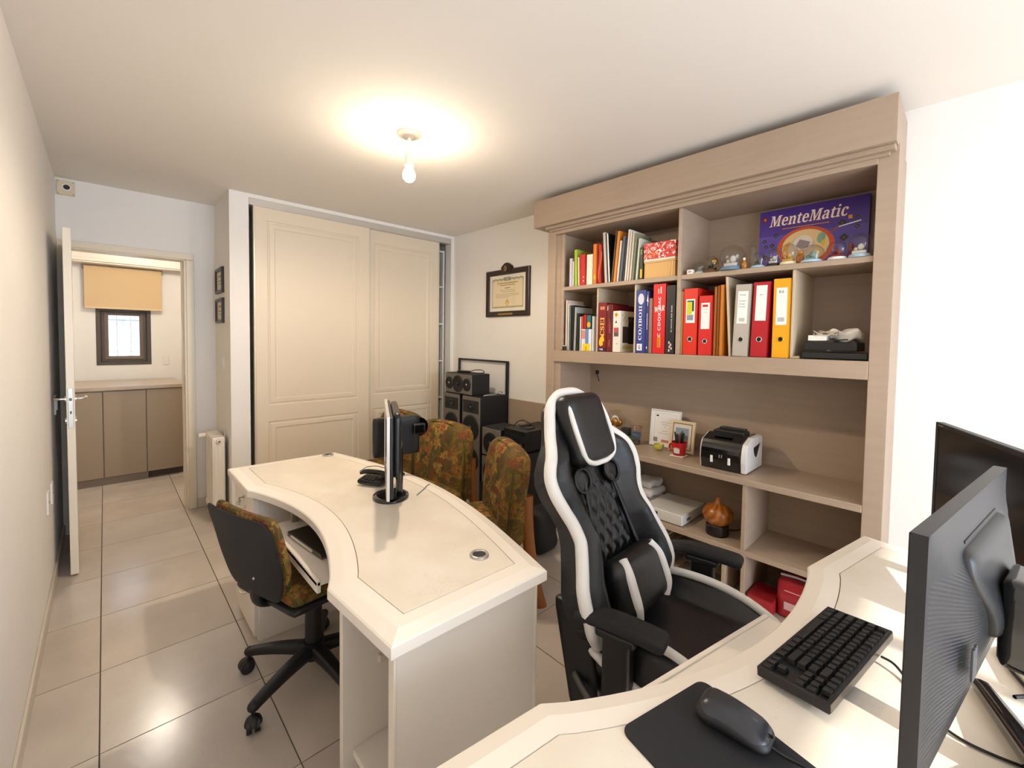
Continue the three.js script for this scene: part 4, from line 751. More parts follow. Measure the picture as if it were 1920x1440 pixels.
const spineTex = (w, h, bg, draw) => canvasTex(w, h, (g, W, Hh) => { g.fillStyle = bg; g.fillRect(0, 0, W, Hh); draw(g, W, Hh); });
const upText = (g, text, x, y, size, color, font = 'sans-serif', style = 'bold') => { g.save(); g.translate(x, y); g.rotate(-Math.PI / 2); g.fillStyle = color; g.font = `${style} ${size}px ${font}`; g.textAlign = 'center'; g.textBaseline = 'middle'; g.fillText(text, 0, 0); g.restore(); };
const YS = Y.shelf1 + 0.0005, YB = Y.beam1 + 0.0005;
book('thin lilac-white book at the end of the upper shelf', -2.032, -2.006, YS, 0.205, '#cfc6d2');
book('very thin white booklet beside the lime green book', -2.004, -1.990, YS, 0.18, '#e9e4de');
book('lime green book on the upper shelf', -1.983, -1.957, YS, 0.262, '#a9bf3c', { lean: -1.5 });
book('thin cream book beside the lime green book', -1.951, -1.936, YS, 0.205, '#ecd9ad', { lean: -2 });
book('red book with white dots near its foot', -1.931, -1.883, YS, 0.22, '#c01f1c', { lean: -1.5, spine: spineTex(64, 256, '#c01f1c', (g) => { g.fillStyle = '#d43029'; g.fillRect(30, 0, 10, 256); g.fillStyle = '#fff'; for (const y of [190, 222]) { g.beginPath(); g.arc(40, y, 6, 0, 7); g.fill(); } }) });
book('cream white book with lines of faint print on its spine', -1.876, -1.825, YS, 0.212, '#ebe2cd', { spine: spineTex(96, 384, '#efe6d2', (g) => { g.fillStyle = '#c9b88c'; for (let i = 0; i < 22; i++) for (let j = 0; j < 3; j++) if ((i * 7 + j * 3) % 5) g.fillRect(14 + j * 24, 24 + i * 15, 16, 4); }) });
book('orange-brown box standing behind the cream white book', -1.874, -1.828, YS, 0.268, '#c46b1d', { x: 2.70, depth: 0.14, solid: true });
book('orange book with yellow blot beside the wavy red folder', -1.821, -1.790, YS, 0.278, '#e07a17', { spine: spineTex(64, 384, '#e07c17', (g) => { g.fillStyle = '#f1b01c'; g.beginPath(); g.arc(34, 320, 24, 0, 7); g.fill(); g.fillStyle = '#c43d1b'; g.fillRect(50, 0, 14, 384); }) });
{ // soft folder that bulges
  const t = thing('soft_folder', 'bulging soft red folder on the upper shelf', 'folder', [FRONT, YS, -1.768], 0, 'books on the upper shelf');
  mesh('cover', soft(0.19, 0.276, 0.026, 0.006, 20, (v) => { v.z += 0.005 * Math.sin(v.y * 22) + 0.006 * (0.14 - v.y) / 0.28 - 0.004; v.y += 0.138; v.x += 0.095; }), M('#b3302c', 0.55), t);
  mesh('flap', soft(0.004, 0.20, 0.010, 0.002, 8, (v) => { v.z += 0.010 * Math.sin(v.y * 22) + 0.006; v.y += 0.12; v.x -= 0.002; }), M('#d3552f', 0.5), t);
}
book('pale grey book leaning beside the bulging red folder', -1.722, -1.700, YS, 0.345, '#c9c2b8', { lean: -4 });
book('black book with white page edge leaning on the upper shelf', -1.696, -1.678, YS, 0.335, '#1b1a1c', { lean: -4, pages: '#f4f0e8', spine: spineTex(32, 256, '#efe9df', (g) => { g.fillStyle = '#1b1a1c'; g.fillRect(0, 0, 12, 256); }) });
book('large dark red album behind the leaning black book', -1.735, -1.69, YS, 0.33, '#5a1416', { x: 2.70, depth: 0.13 });
book('brown-spined thin book leaning towards the orange folder', -1.672, -1.660, YS, 0.345, '#5b3b2a', { lean: 5 });
book('thick orange folder leaning on the upper shelf', -1.656, -1.634, YS, 0.335, '#d98416', { lean: 5 });
book('cream white book leaning on the orange folder', -1.630, -1.616, YS, 0.27, '#ece4d4', { lean: 5 });
book('slate blue book leaning among the white magazines', -1.610, -1.590, YS, 0.295, '#55596a', { lean: 5 });
book('black thin book leaning beside the slate blue book', -1.586, -1.574, YS, 0.27, '#1d1f22', { lean: 4.5 });
book('tall white magazine with greyed top, leaning', -1.570, -1.556, YS, 0.332, '#e9e2d6', { lean: 4.2, group: 'white magazines on the upper shelf' });
book('cream magazine beside the tall greyed one', -1.552, -1.540, YS, 0.318, '#e7dcc9', { lean: 4 });
book('ivory magazine between cream and pale green ones', -1.534, -1.520, YS, 0.31, '#ddd3bd', { lean: 4 });
book('thin olive-grey magazine in the row of white ones', -1.514, -1.504, YS, 0.30, '#8f8f78', { lean: 4 });
book('pale green magazine beside the patterned box', -1.488, -1.474, YS, 0.262, '#d5dcc6', { lean: 4 });
book('short dark green book beside the wooden box', -1.458, -1.438, YS, 0.20, '#2e3a22', { spine: spineTex(48, 192, '#2c3822', (g) => { g.fillStyle = '#d9a81c'; g.fillRect(4, 130, 40, 54); g.fillStyle = '#7a8a3a'; g.fillRect(6, 10, 30, 30); }) });
{
  const t = thing('wooden_box', 'plain pale wooden box on the upper shelf under patterned box', 'box', [2.60, YS, -1.328], 0);
  mesh('body', rb(0.20, 0.098, 0.205, 0, 0.049, 0, 0.003), M('#dcae6c', 0.6), t); mesh('corner_strip', [rb(0.004, 0.098, 0.008, -0.101, 0.049, 0.085, 0.001), rb(0.004, 0.098, 0.003, -0.101, 0.049, 0.075, 0.001)], M('#efc98c', 0.6), t); mesh('lid', rb(0.205, 0.008, 0.21, 0, 0.1025, 0, 0.002), M('#e3ba7c', 0.6), t);
}
{
  const pat = canvasTex(256, 128, (g, W, Hh) => { g.fillStyle = '#d8433f'; g.fillRect(0, 0, W, Hh); let s = 5; const q = () => (s = (s * 16807) % 2147483647) / 2147483647; for (let i = 0; i < 120; i++) { g.fillStyle = ['#f4dcd2', '#e98fa0', '#f0b25a', '#c8201f', '#e7b8d4', '#fff3ea', '#b83c1c'][i % 7]; g.save(); g.translate(q() * W, q() * Hh); g.rotate(q() * 3); g.beginPath(); g.ellipse(0, 0, 4 + q() * 14, 3 + q() * 5, 0, 0, 7); g.fill(); g.restore(); } });
  const t = thing('patterned_box', 'red and white patterned gift box on the wooden box', 'box', [2.60, YS + 0.107, -1.328], 0);
  mesh('body', rb(0.21, 0.014, 0.208, 0, 0.007, 0, 0.002), M('#ecdcc6', 0.6), t);
  mesh('lid', [rb(0.212, 0.10, 0.212, 0, 0.064, 0, 0.002)], M('#ffffff', 0.6, { map: pat }), t);
}
// lower left cubbyholes
const g1 = 'books in the first cubbyhole';
book('tall thin pale pink book in first cubbyhole', -2.060, -2.042, YB, 0.37, '#e2cdbd', { group: g1 });
{ const t = thing('black_cube', 'little black cube standing at the foot of the pale books', 'cube', [2.470, YB, -2.048], 0); mesh('body', rb(0.014, 0.03, 0.024, 0, 0.015, 0, 0.002), mBlack, t); mesh('cap', rb(0.014, 0.006, 0.026, 0, 0.033, 0, 0.002), M('#d8d0c4', 0.5), t); }
book('tall white book in first cubbyhole', -2.038, -2.026, YB, 0.345, '#ebe4da', { group: g1 });
book('grey-green thin book in first cubbyhole', -2.022, -2.010, YB, 0.33, '#66706a', { group: g1 });
book('black book in first cubbyhole', -2.007, -1.985, YB, 0.33, '#17181b', { group: g1, lean: 1 });
book('wide silver-grey book in first cubbyhole', -1.982, -1.962, YB, 0.315, '#a9a9a4', { group: g1, lean: 1.2, pages: '#d9d4ca' });
book('dark green-black book in first cubbyhole', -1.955, -1.930, YB, 0.27, '#14201c', { group: g1 });
book('thin white booklet beside the comic box', -1.926, -1.915, YB, 0.245, '#eee9e2', { group: g1 });
book('orange-red thin book above the comic box', -1.912, -1.895, YB + 0.158, 0.09, '#d4472c', { group: g1, depth: 0.12 });
book('crimson book above the comic box', -1.893, -1.868, YB + 0.158, 0.10, '#b01c24', { group: g1, depth: 0.12 });
book('teal and yellow book above the comic box', -1.864, -1.832, YB + 0.158, 0.095, '#2d6e70', { group: g1, depth: 0.12, spine: spineTex(48, 128, '#2d6e70', (g) => { g.fillStyle = '#e8a63a'; g.beginPath(); g.arc(24, 90, 26, 0, 7); g.fill(); }) });
bookThing('comic_box', 'pink, blue and yellow comic box in first cubbyhole', 'box', -1.910, -1.822, YB, 0.155, 0.14, '#dcdde6', { solid: true, spine: spineTex(128, 224, '#dfe3ea', (g) => { g.fillStyle = '#d98a80'; g.fillRect(0, 10, 50, 90); g.fillStyle = '#6b8bb8'; g.fillRect(48, 0, 44, 150); g.fillStyle = '#e9cf1e'; g.fillRect(16, 150, 96, 74); g.fillStyle = '#c9a313'; g.fillRect(48, 176, 20, 48); }) });
book('white booklet at the end of first cubbyhole', -1.818, -1.806, YB, 0.245, '#efe9e1', { group: g1 });
{
  const s1 = spineTex(128, 512, '#7d1012', (g) => { g.fillStyle = '#e8a27e'; for (let i = 0; i < 4; i++) g.fillRect(30 + i * 18, 36, 12, 34); g.save(); g.translate(64, 250); g.rotate(-Math.PI / 2); g.fillStyle = '#f2c65a'; g.font = 'bold 88px serif'; g.textAlign = 'center'; g.textBaseline = 'middle'; g.fillText('CSEI', 0, 0); g.restore(); g.fillStyle = '#f1c51c'; g.beginPath(); g.ellipse(58, 405, 38, 56, 0.4, 0, 7); g.fill(); g.beginPath(); g.moveTo(40, 360); g.lineTo(100, 330); g.lineTo(80, 380); g.fill(); g.fillStyle = '#7d1012'; g.beginPath(); g.arc(88, 420, 12, 0, 7); g.fill(); g.fillStyle = '#2a1030'; g.fillRect(0, 474, 128, 38); g.fillStyle = '#fff'; g.font = 'bold 26px sans-serif'; g.fillText('/ NIB', 18, 502); });
  bookThing('game_box', 'dark red game box with yellow lettering in second cubbyhole', 'game box', -1.768, -1.700, YB, 0.335, 0.27, '#7d1012', { solid: true, spine: s1 });
  const s2 = spineTex(96, 512, '#701014', (g) => { upText(g, 'GRAN C C', 50, 230, 34, '#c9837e', 'serif', 'normal'); upText(g, 'CIIIA', 46, 420, 32, '#d98a5c', 'serif', 'normal'); g.fillStyle = '#efe2dc'; g.fillRect(4, 12, 12, 50); g.fillStyle = '#3a0a12'; g.fillRect(58, 0, 20, 190); });
  bookThing('game_box', 'narrow dark red game box with faded lettering in second cubbyhole', 'game box', -1.697, -1.652, YB, 0.32, 0.27, '#701014', { solid: true, spine: s2 });
  const s3 = spineTex(96, 384, '#ebe3d4', (g) => { g.fillStyle = '#e0a81c'; g.beginPath(); g.arc(40, 34, 20, 0, 7); g.fill(); g.fillStyle = '#c8321e'; g.fillRect(30, 26, 18, 14); g.fillStyle = '#3c3c38'; g.beginPath(); g.moveTo(40, 84); g.lineTo(52, 112); g.lineTo(26, 112); g.fill(); g.fillStyle = '#8c6a66'; g.fillRect(12, 156, 62, 84); g.fillStyle = '#d4485a'; g.fillRect(18, 158, 46, 34); g.fillStyle = '#55504a'; g.fillRect(20, 204, 44, 30); g.beginPath(); g.arc(52, 308, 5, 0, 7); g.fill(); });
  const f3 = canvasTex(256, 320, (g, W, Hh) => { g.fillStyle = '#e2d8c4'; g.fillRect(0, 0, W, Hh); g.fillStyle = '#3a302a'; g.fillRect(30, 120, 110, 130); g.fillStyle = '#181c28'; g.fillRect(120, 40, 120, 220); g.fillStyle = '#8d7c66'; for (let i = 0; i < 14; i++) g.fillRect(20 + i * 15, 24 + (i * 37) % 50, 10, 12); g.fillStyle = '#c9b36a'; g.fillRect(30, 270, 150, 30); });
  bookThing('game_box', 'white game box with small pictures in second cubbyhole', 'game box', -1.648, -1.588, YB, 0.275, 0.20, '#e7dfcf', { solid: true, spine: s3, face: f3 });
  bookThing('game_box', 'low brown and green box behind the white game box', 'game box', -1.585, -1.505, YB, 0.30, 0.14, '#4a3a20', { solid: true, x: 2.70 });
  const s4 = spineTex(144, 512, '#2d3b86', (g) => { g.fillStyle = '#d6d4de'; g.beginPath(); g.ellipse(72, 70, 46, 46, 0, 0, 7); g.fill(); g.fillRect(30, 66, 84, 30); upText(g, 'CO/IBOII', 66, 268, 66, '#eceaf0', 'serif'); g.fillStyle = '#ece8ee'; g.fillRect(20, 440, 82, 56); g.fillStyle = '#5a4a66'; g.font = 'bold 44px sans-serif'; g.textAlign = 'center'; g.fillText('G', 60, 484); });
  bookThing('game_box', 'blue game box with white lettering in third cubbyhole', 'game box', -1.476, -1.408, YB, 0.40, 0.27, '#2b3880', { solid: true, spine: s4 });
  const s5 = spineTex(64, 512, '#26306c', (g) => { g.fillStyle = '#e9e7f0'; g.beginPath(); g.moveTo(34, 20); g.lineTo(52, 90); g.lineTo(10, 80); g.fill(); g.fillRect(30, 90, 10, 30); upText(g, 'IUNNDIN', 30, 250, 30, '#e6e4f0'); g.fillStyle = '#e9e7f0'; g.beginPath(); g.arc(30, 470, 11, 0, 7); g.fill(); });
  bookThing('game_box', 'narrow navy game box beside the blue one', 'game box', -1.406, -1.386, YB, 0.39, 0.27, '#222a60', { solid: true, spine: s5 });
  bookThing('game_box', 'weathered brown-pink narrow box beside the red game box', 'game box', -1.384, -1.362, YB + 0.0, 0.345, 0.26, '#8d6a5a', { solid: true, spine: spineTex(48, 384, '#96705e', (g) => { let s = 9; const q = () => (s = (s * 16807) % 2147483647) / 2147483647; for (let i = 0; i < 150; i++) { g.fillStyle = i % 2 ? '#7a5648' : '#b08a76'; g.fillRect(q() * 48, q() * 384, 4, 6); } }) });
  const s6 = spineTex(160, 512, '#d8161a', (g) => { g.fillStyle = '#f1dcd6'; g.fillRect(62, 34, 12, 36); g.fillRect(92, 20, 16, 50); upText(g, 'MAC', 84, 140, 44, '#f4e8e4'); upText(g, 'C CDOX', 84, 300, 52, '#f4e8e4'); g.save(); g.translate(78, 186); g.rotate(-0.1); g.fillStyle = '#fff'; g.font = 'italic bold 54px serif'; g.textAlign = 'center'; g.fillText('WAR', 0, 16); g.restore(); g.fillStyle = '#d98a14'; g.fillRect(62, 390, 46, 80); g.fillStyle = '#b8680c'; g.fillRect(72, 400, 14, 66); });
  bookThing('game_box', 'bright red game box with white lettering in third cubbyhole', 'game box', -1.358, -1.276, YB, 0.43, 0.27, '#d0161a', { solid: true, spine: s6 });
  const s7 = spineTex(112, 512, '#16181c', (g) => { upText(g, 'IE NOCHE DIE BORI', 70, 250, 22, '#d8d4d0'); g.fillStyle = '#e6c8c8'; for (const [x, y] of [[44, 430], [66, 446], [50, 462], [74, 474], [44, 490]]) { g.beginPath(); g.arc(x, y, 11, 0, 7); g.fill(); } g.fillStyle = '#3a3c42'; g.fillRect(0, 0, 8, 512); });
  bookThing('game_box', 'black game box with small white lettering in third cubbyhole', 'game box', -1.270, -1.214, YB, 0.415, 0.27, '#141519', { solid: true, spine: s7 });
}
// ring binders
function binder(label, z0, z1, h, color, lab, lean = 0, holeRim = '#cfcac2', x = 2.484) {
  const w = z1 - z0 - 0.002, t = thing('ring_binder', label, 'binder', [x, YB, z0 + 0.001 + w / 2], 0, 'ring binders'); t.rotation.x = R(lean); t.position.y += Math.abs(Math.sin(t.rotation.x)) * w / 2 + 0.0006;
  const D = 0.285, mC = M(color, 0.45);
  mesh('cover', [rb(0.003, h, w, 0.0015, h / 2, 0, 0.001, 1), rb(D, h, 0.003, D / 2, h / 2, -w / 2 + 0.0015, 0.001, 1), rb(D, h, 0.003, D / 2, h / 2, w / 2 - 0.0015, 0.001, 1)], mC, t);
  mesh('sheets', bx(D - 0.03, h - 0.03, w * 0.7, D / 2 + 0.008, h / 2 - 0.008, 0), mPaper, t);
  const lh = h * lab.h, ly = h * lab.y;
  mesh('spine_label', [bx(0.0008, lh, w * 0.64, -0.0006, ly, 0)], mPaper, t);
  mesh('label_print', new THREE.PlaneGeometry(w * 0.62, lh * 0.97).rotateY(-Math.PI / 2).translate(-0.0014, ly, 0), M('#ffffff', 0.8, { map: canvasTex(96, 256, lab.draw) }), t);
  mesh('finger_ring', new THREE.TorusGeometry(w * 0.155, 0.0022, 8, 24).rotateY(Math.PI / 2).translate(-0.0012, h * 0.235, 0), M(holeRim, 0.25, { metalness: 0.7 }), t);
  mesh('finger_hole_shade', new THREE.CylinderGeometry(w * 0.148, w * 0.148, 0.002, 24).rotateZ(Math.PI / 2).translate(-0.0004, h * 0.235, 0), M('#0c0b0b', 0.8), t);  // solid dark disc, its colour gives the shade inside the opening
}
const paperBg = (g, W, Hh, c = '#f3efe9') => { g.fillStyle = c; g.fillRect(0, 0, W, Hh); };
const scrawl = (g, x, y, w, n, c) => { g.fillStyle = c; for (let i = 0; i < n; i++) g.fillRect(x + i * w / n, y + (i * 5) % 4, w / n * 0.62, 8 - (i * 3) % 4); };
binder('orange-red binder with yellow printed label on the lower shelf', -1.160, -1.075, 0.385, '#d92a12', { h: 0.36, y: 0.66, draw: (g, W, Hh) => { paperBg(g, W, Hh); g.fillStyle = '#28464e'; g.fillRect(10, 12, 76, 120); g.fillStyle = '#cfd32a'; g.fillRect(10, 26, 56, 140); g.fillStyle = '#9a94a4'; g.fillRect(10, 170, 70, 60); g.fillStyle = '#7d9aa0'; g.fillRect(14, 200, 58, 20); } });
tag(mesh('cardboard_sleeve', [rb(0.27, 0.372, 0.011, 2.622, YB + 0.186, -1.1675, 0.001)], M('#d19a5a', 0.7)), 'tan cardboard sleeve beside the orange-red binder', 'folder');
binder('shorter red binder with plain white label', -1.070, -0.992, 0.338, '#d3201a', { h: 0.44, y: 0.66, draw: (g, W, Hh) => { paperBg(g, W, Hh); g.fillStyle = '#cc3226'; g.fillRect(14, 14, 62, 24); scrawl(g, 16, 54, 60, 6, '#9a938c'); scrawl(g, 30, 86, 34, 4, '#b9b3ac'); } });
for (const [k, z0, z1, c, lab] of [[0, -0.987, -0.972, '#a85f12', 'brown-orange cardboard folder beside the shorter red binder'], [1, -0.970, -0.957, '#8f4d0e', 'darkest brown cardboard folder between binder and thin divider'], [2, -0.955, -0.934, '#c9761a', 'bright orange folder against the leaning thin divider']]) bookThing('cardboard_folder', lab, 'folder', z0, z1, YB, 0.385 + 0.004 * k, 0.26, c, { pages: '#b87428', group: 'orange folders' });
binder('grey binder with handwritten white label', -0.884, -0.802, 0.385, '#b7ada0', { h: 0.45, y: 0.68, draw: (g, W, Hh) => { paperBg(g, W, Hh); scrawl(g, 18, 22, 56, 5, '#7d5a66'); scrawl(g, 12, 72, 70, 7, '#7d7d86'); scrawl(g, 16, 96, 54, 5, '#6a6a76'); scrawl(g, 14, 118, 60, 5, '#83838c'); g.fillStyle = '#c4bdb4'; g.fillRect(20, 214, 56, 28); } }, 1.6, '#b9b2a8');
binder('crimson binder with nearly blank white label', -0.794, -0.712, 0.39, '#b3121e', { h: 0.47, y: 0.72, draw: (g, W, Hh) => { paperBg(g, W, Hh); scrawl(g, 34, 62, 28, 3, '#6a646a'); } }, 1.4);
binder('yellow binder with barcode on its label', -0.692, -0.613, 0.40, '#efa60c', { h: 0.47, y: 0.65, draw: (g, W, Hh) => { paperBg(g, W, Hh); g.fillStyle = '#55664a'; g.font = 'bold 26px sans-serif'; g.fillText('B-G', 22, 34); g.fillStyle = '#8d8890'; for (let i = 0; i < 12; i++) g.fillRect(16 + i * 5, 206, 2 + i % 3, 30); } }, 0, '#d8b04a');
// recorder with bagged cables in the right cubbyhole
{
  const t = thing('video_recorder', 'flat black recorder on a second unit in the right cubbyhole', 'recorder', [2.62, YB, -0.445], 0);
  mesh('lower_unit', rb(0.25, 0.032, 0.255, -0.01, 0.018, 0.012, 0.006), M('#151516', 0.3), t);
  mesh('upper_unit', rb(0.22, 0.042, 0.205, 0.0, 0.062, -0.006, 0.004), M('#0f0f10', 0.35), t);
  mesh('indicator', bx(0.002, 0.003, 0.012, -0.111, 0.043, -0.01), M('#8f8f92', 0.4), t);
}
{
  const t = thing('cable_bundle', 'tangle of pale cables and white wrapping on the black recorder', 'cables', [2.61, YB + 0.0895, -0.445], 0);
  mesh('white_carton', rb(0.08, 0.026, 0.075, -0.05, 0.0132, -0.06, 0.002), mPaper, t);
  mesh('wrapping', [soft(0.11, 0.05, 0.13, 0.02, 14, (v) => { v.y += 0.026 + 0.010 * Math.sin(v.z * 70 + v.x * 40); v.x += 0.005 * Math.sin(v.y * 90); v.z += 0.04; })], M('#e6dfd4', 0.8), t);
  const pts = (o) => Array.from({ length: 14 }, (_, i) => [-0.06 + 0.035 * Math.cos(i * 1.9 + o), 0.036 + 0.012 * Math.sin(i * 2.3 + o), -0.03 + 0.05 * Math.sin(i * 1.1 + o)]);
  mesh('cable', tube(pts(0), 0.0028, 6, 90), M('#bfae96', 0.6), t); mesh('cable', tube(pts(2), 0.0028, 6, 90), M('#d3c8b6', 0.6), t); mesh('cable', tube([[-0.07, 0.01, -0.01], [-0.09, 0.004, 0.0], [-0.085, 0.004, 0.03], [-0.09, 0.006, 0.06]], 0.003), mBlack, t);
}
tag(mesh('flat_tray', rb(0.10, 0.012, 0.03, 2.535, YB + 0.006, -0.584, 0.002), M('#b89f7c', 0.5)), 'thin beige slat lying beside the black recorder', 'slat');
// big purple game box
{
  const t = thing('purple_game_box', 'large purple game box leaning at the back of the top shelf', 'game box', [2.785, YS + 0.003, -0.612], 0); t.rotation.z = R(-2.5);
  const w = 0.50, h = 0.362, art = canvasTex(1024, 740, (g, W, Hh) => {
    g.fillStyle = '#4d3390'; g.fillRect(0, 0, W, Hh); g.fillStyle = '#5b46a4'; g.fillRect(0, 300, W, 440); g.fillStyle = '#4a2f8a'; g.fillRect(0, 0, W, 120);
    g.fillStyle = '#7a1a22'; g.fillRect(36, 66, 44, 62); g.fillStyle = '#e9a24a'; g.font = 'bold 46px sans-serif'; g.fillText('R', 42, 114);
    g.save(); g.font = 'italic bold 172px serif'; g.textAlign = 'center'; g.fillStyle = '#8a2036'; g.fillText('MenteMatic', 478, 198, 740); g.fillStyle = '#fbf3ee'; g.fillText('MenteMatic', 470, 190, 740); g.restore();
    g.fillStyle = '#7a1a3a'; g.fillRect(230, 222, 470, 22); g.fillStyle = '#e9e0dc'; for (let i = 0; i < 30; i++) g.fillRect(240 + i * 15, 229, 9, 7);
    g.fillStyle = '#d4551c'; g.beginPath(); g.ellipse(470, 470, 275, 225, 0, 0, 7); g.fill(); g.fillStyle = '#efcf94'; g.beginPath(); g.ellipse(470, 460, 225, 185, 0, 0, 7); g.fill();
    g.fillStyle = '#e8a232'; g.beginPath(); g.ellipse(300, 480, 40, 90, 0.3, 0, 7); g.fill(); g.fillStyle = '#8fae8e'; g.beginPath(); g.ellipse(620, 390, 38, 60, 0.2, 0, 7); g.fill(); g.fillStyle = '#e6c832'; g.beginPath(); g.ellipse(640, 450, 18, 34, 0, 0, 7); g.fill();
    g.fillStyle = '#d9c2a4'; g.beginPath(); g.ellipse(440, 480, 130, 140, 0, 0, 7); g.fill(); g.fillStyle = '#f0e4d2'; g.beginPath(); g.ellipse(450, 420, 92, 80, 0, 0, 7); g.fill(); g.fillStyle = '#9c8a8c'; g.beginPath(); g.moveTo(380, 450); g.lineTo(420, 380); g.lineTo(520, 420); g.lineTo(500, 480); g.lineTo(430, 492); g.fill();
    for (const [x, y, r] of [[176, 300, 26], [60, 350, 24], [80, 420, 24], [140, 410, 26], [160, 470, 22], [70, 540, 34], [120, 560, 20], [800, 262, 40], [820, 420, 44], [930, 220, 20], [930, 320, 24]]) { g.fillStyle = '#241c1c'; g.beginPath(); g.moveTo(x, y - r); g.lineTo(x + r, y); g.lineTo(x, y + r); g.lineTo(x - r, y); g.fill(); g.fillStyle = '#b98a3a'; g.fillRect(x - 5, y - 3, 10, 10); }
    g.strokeStyle = '#efeaf4'; g.lineWidth = 13; g.beginPath(); g.moveTo(760, 300); g.lineTo(960, 262); g.stroke(); g.strokeStyle = '#a33a1c'; g.lineWidth = 16; g.beginPath(); g.moveTo(690, 360); g.lineTo(770, 290); g.stroke(); g.fillStyle = '#e09a2c'; g.fillRect(850, 190, 34, 40);
  });
  mesh('carton', rb(0.05, h, w, 0.025, h / 2, 0, 0.002), M('#2e1f5c', 0.4), t);
  mesh('cover_print', new THREE.PlaneGeometry(w * 0.998, h * 0.998).rotateY(-Math.PI / 2).translate(-0.0008, h / 2, 0), M('#ffffff', 0.3, { map: art }), t);
}
// snow globes and little glass things on the top shelf
const mBubble = new THREE.MeshPhysicalMaterial({ color: C('#f6f6f4'), transmission: 1, roughness: 0.03, thickness: 0, ior: 1.45, specularIntensity: 1 });
function globe(label, z, w, h, base, fig, shape = 'ball', x = 2.515) {
  const t = thing('snow_globe', label, 'snow globe', [x, YS, z], 0, 'snow globes on the top shelf'), r = w / 2, bh = h * 0.16;
  mesh('base', lathe([[0.001, bh], [r * 0.72, bh], [r * 0.80, bh * 0.9], [r * 0.9, bh * 0.25], [r * 0.92, 0], [0.001, 0]], 28), M(base, 0.35), t);
  const R1 = shape === 'ball' ? [[r * 0.62, bh * 0.98]] : [[r * 0.84, bh * 0.98], [r * 0.9, bh + (h - bh) * 0.3]];
  const top = []; const cy = shape === 'ball' ? bh + (h - bh) * 0.48 : bh + (h - bh) * 0.4, ry = h - cy; const lo = shape === 'ball' ? -0.75 : 0; for (let i = 0; i <= 14; i++) { const a = lo + (Math.PI / 2 - lo) * i / 14; top.push([r * Math.cos(a), cy + ry * Math.sin(a)]); }
  mesh('glass_dome', lathe([...R1, ...top], 32), mBubble, t);
  mesh('figurine', [new THREE.IcosahedronGeometry(r * 0.26, 1).scale(1, 1.3, 1).translate(0, bh + (h - bh) * 0.34, r * 0.1), new THREE.IcosahedronGeometry(r * 0.2, 1).translate(r * 0.1, bh + (h - bh) * 0.26, -r * 0.3), rb(r * 0.7, (h - bh) * 0.16, r * 1.1, 0, bh + (h - bh) * 0.08, 0, 0.003)], M(fig, 0.5), t);
}
{ const t = thing('white_block', 'tiny white printed block at the end of the globes', 'block', [2.492, YS, -1.126], 0); mesh('body', rb(0.03, 0.026, 0.034, 0, 0.013, 0, 0.003), M('#f0ece6', 0.5), t); mesh('print', bx(0.001, 0.012, 0.022, -0.0154, 0.014, 0), M('#c49a94', 0.7), t); }
globe('low clear snow globe beside the tiny white block', -1.082, 0.072, 0.070, '#b9b4ac', '#8d8880');
{ const t = thing('gold_bauble', 'small golden bauble behind the first snow globes', 'bauble', [2.60, YS, -1.035], 0); mesh('ball', new THREE.SphereGeometry(0.020, 16, 12).translate(0, 0.078, 0), M('#c9a347', 0.25, { metalness: 0.8 }), t); mesh('stem', cyl(0.02, 0.006, 0.06, 0, 0.03, 0), M('#a8873a', 0.3, { metalness: 0.7 }), t); }
globe('clear snow globe with dark scene on a brown base', -1.018, 0.084, 0.096, '#6a4a30', '#2d2c2a');
globe('largest snow globe with white figure on blue base', -0.909, 0.128, 0.142, '#6f8797', '#cfcac4');
{ const t = thing('amber_bottle', 'tiny amber bottle with silver cap between the snow globes', 'bottle', [2.495, YS, -0.838], 0); mesh('body', lathe([[0.001, 0], [0.013, 0], [0.014, 0.03], [0.007, 0.04], [0.006, 0.048], [0.001, 0.048]], 20), P('#a86a1c', 0.15), t); mesh('cap', cyl(0.008, 0.008, 0.012, 0, 0.053, 0), mChrome, t); }
{ const t = thing('tall_glass_tube', 'tall slim clear glass cylinder behind the snow globes', 'glass', [2.56, YS, -0.815], 0); mesh('glass', lathe([[0.001, 0.002], [0.019, 0.002], [0.02, 0.02], [0.02, 0.115], [0.014, 0.132], [0.001, 0.136]], 24), mBubble, t); mesh('foot', cyl(0.022, 0.02, 0.006, 0, 0.003, 0), mWhitePlastic, t); }
globe('snow globe dome on a pale blue base', -0.776, 0.078, 0.086, '#a9c4d8', '#3c3a38', 'dome');
globe('narrow snow globe dome on a black base', -0.705, 0.070, 0.100, '#23262c', '#c9c2b4', 'dome');
globe('snow globe with golden scene on cream base', -0.639, 0.086, 0.108, '#e2d2ac', '#c99a4a');
{ const t = thing('amber_figure', 'small amber figure between two snow globes', 'figurine', [2.53, YS, -0.590], 0); mesh('body', soft(0.03, 0.05, 0.032, 0.012, 8).translate(0, 0.026, 0), P('#a4601e', 0.2), t); mesh('head', new THREE.SphereGeometry(0.012, 12, 10).translate(0, 0.06, 0), P('#c8802c', 0.2), t); }
globe('wide oval snow globe with pale blue rim', -0.540, 0.104, 0.088, '#b4cede', '#6e8a84', 'dome');
globe('snow globe with white snow mound and dark red back', -0.438, 0.088, 0.092, '#e9e6e2', '#7a1a16');
{ const t = thing('red_figure', 'little dark red figure beside the large dark snow globe', 'figurine', [2.56, YS, -0.392], 0); mesh('body', lathe([[0.001, 0], [0.014, 0], [0.016, 0.02], [0.008, 0.07], [0.001, 0.085]], 16), P('#8a1812', 0.3), t); mesh('base', cyl(0.018, 0.018, 0.006, 0, 0.003, 0), mBlack, t); }
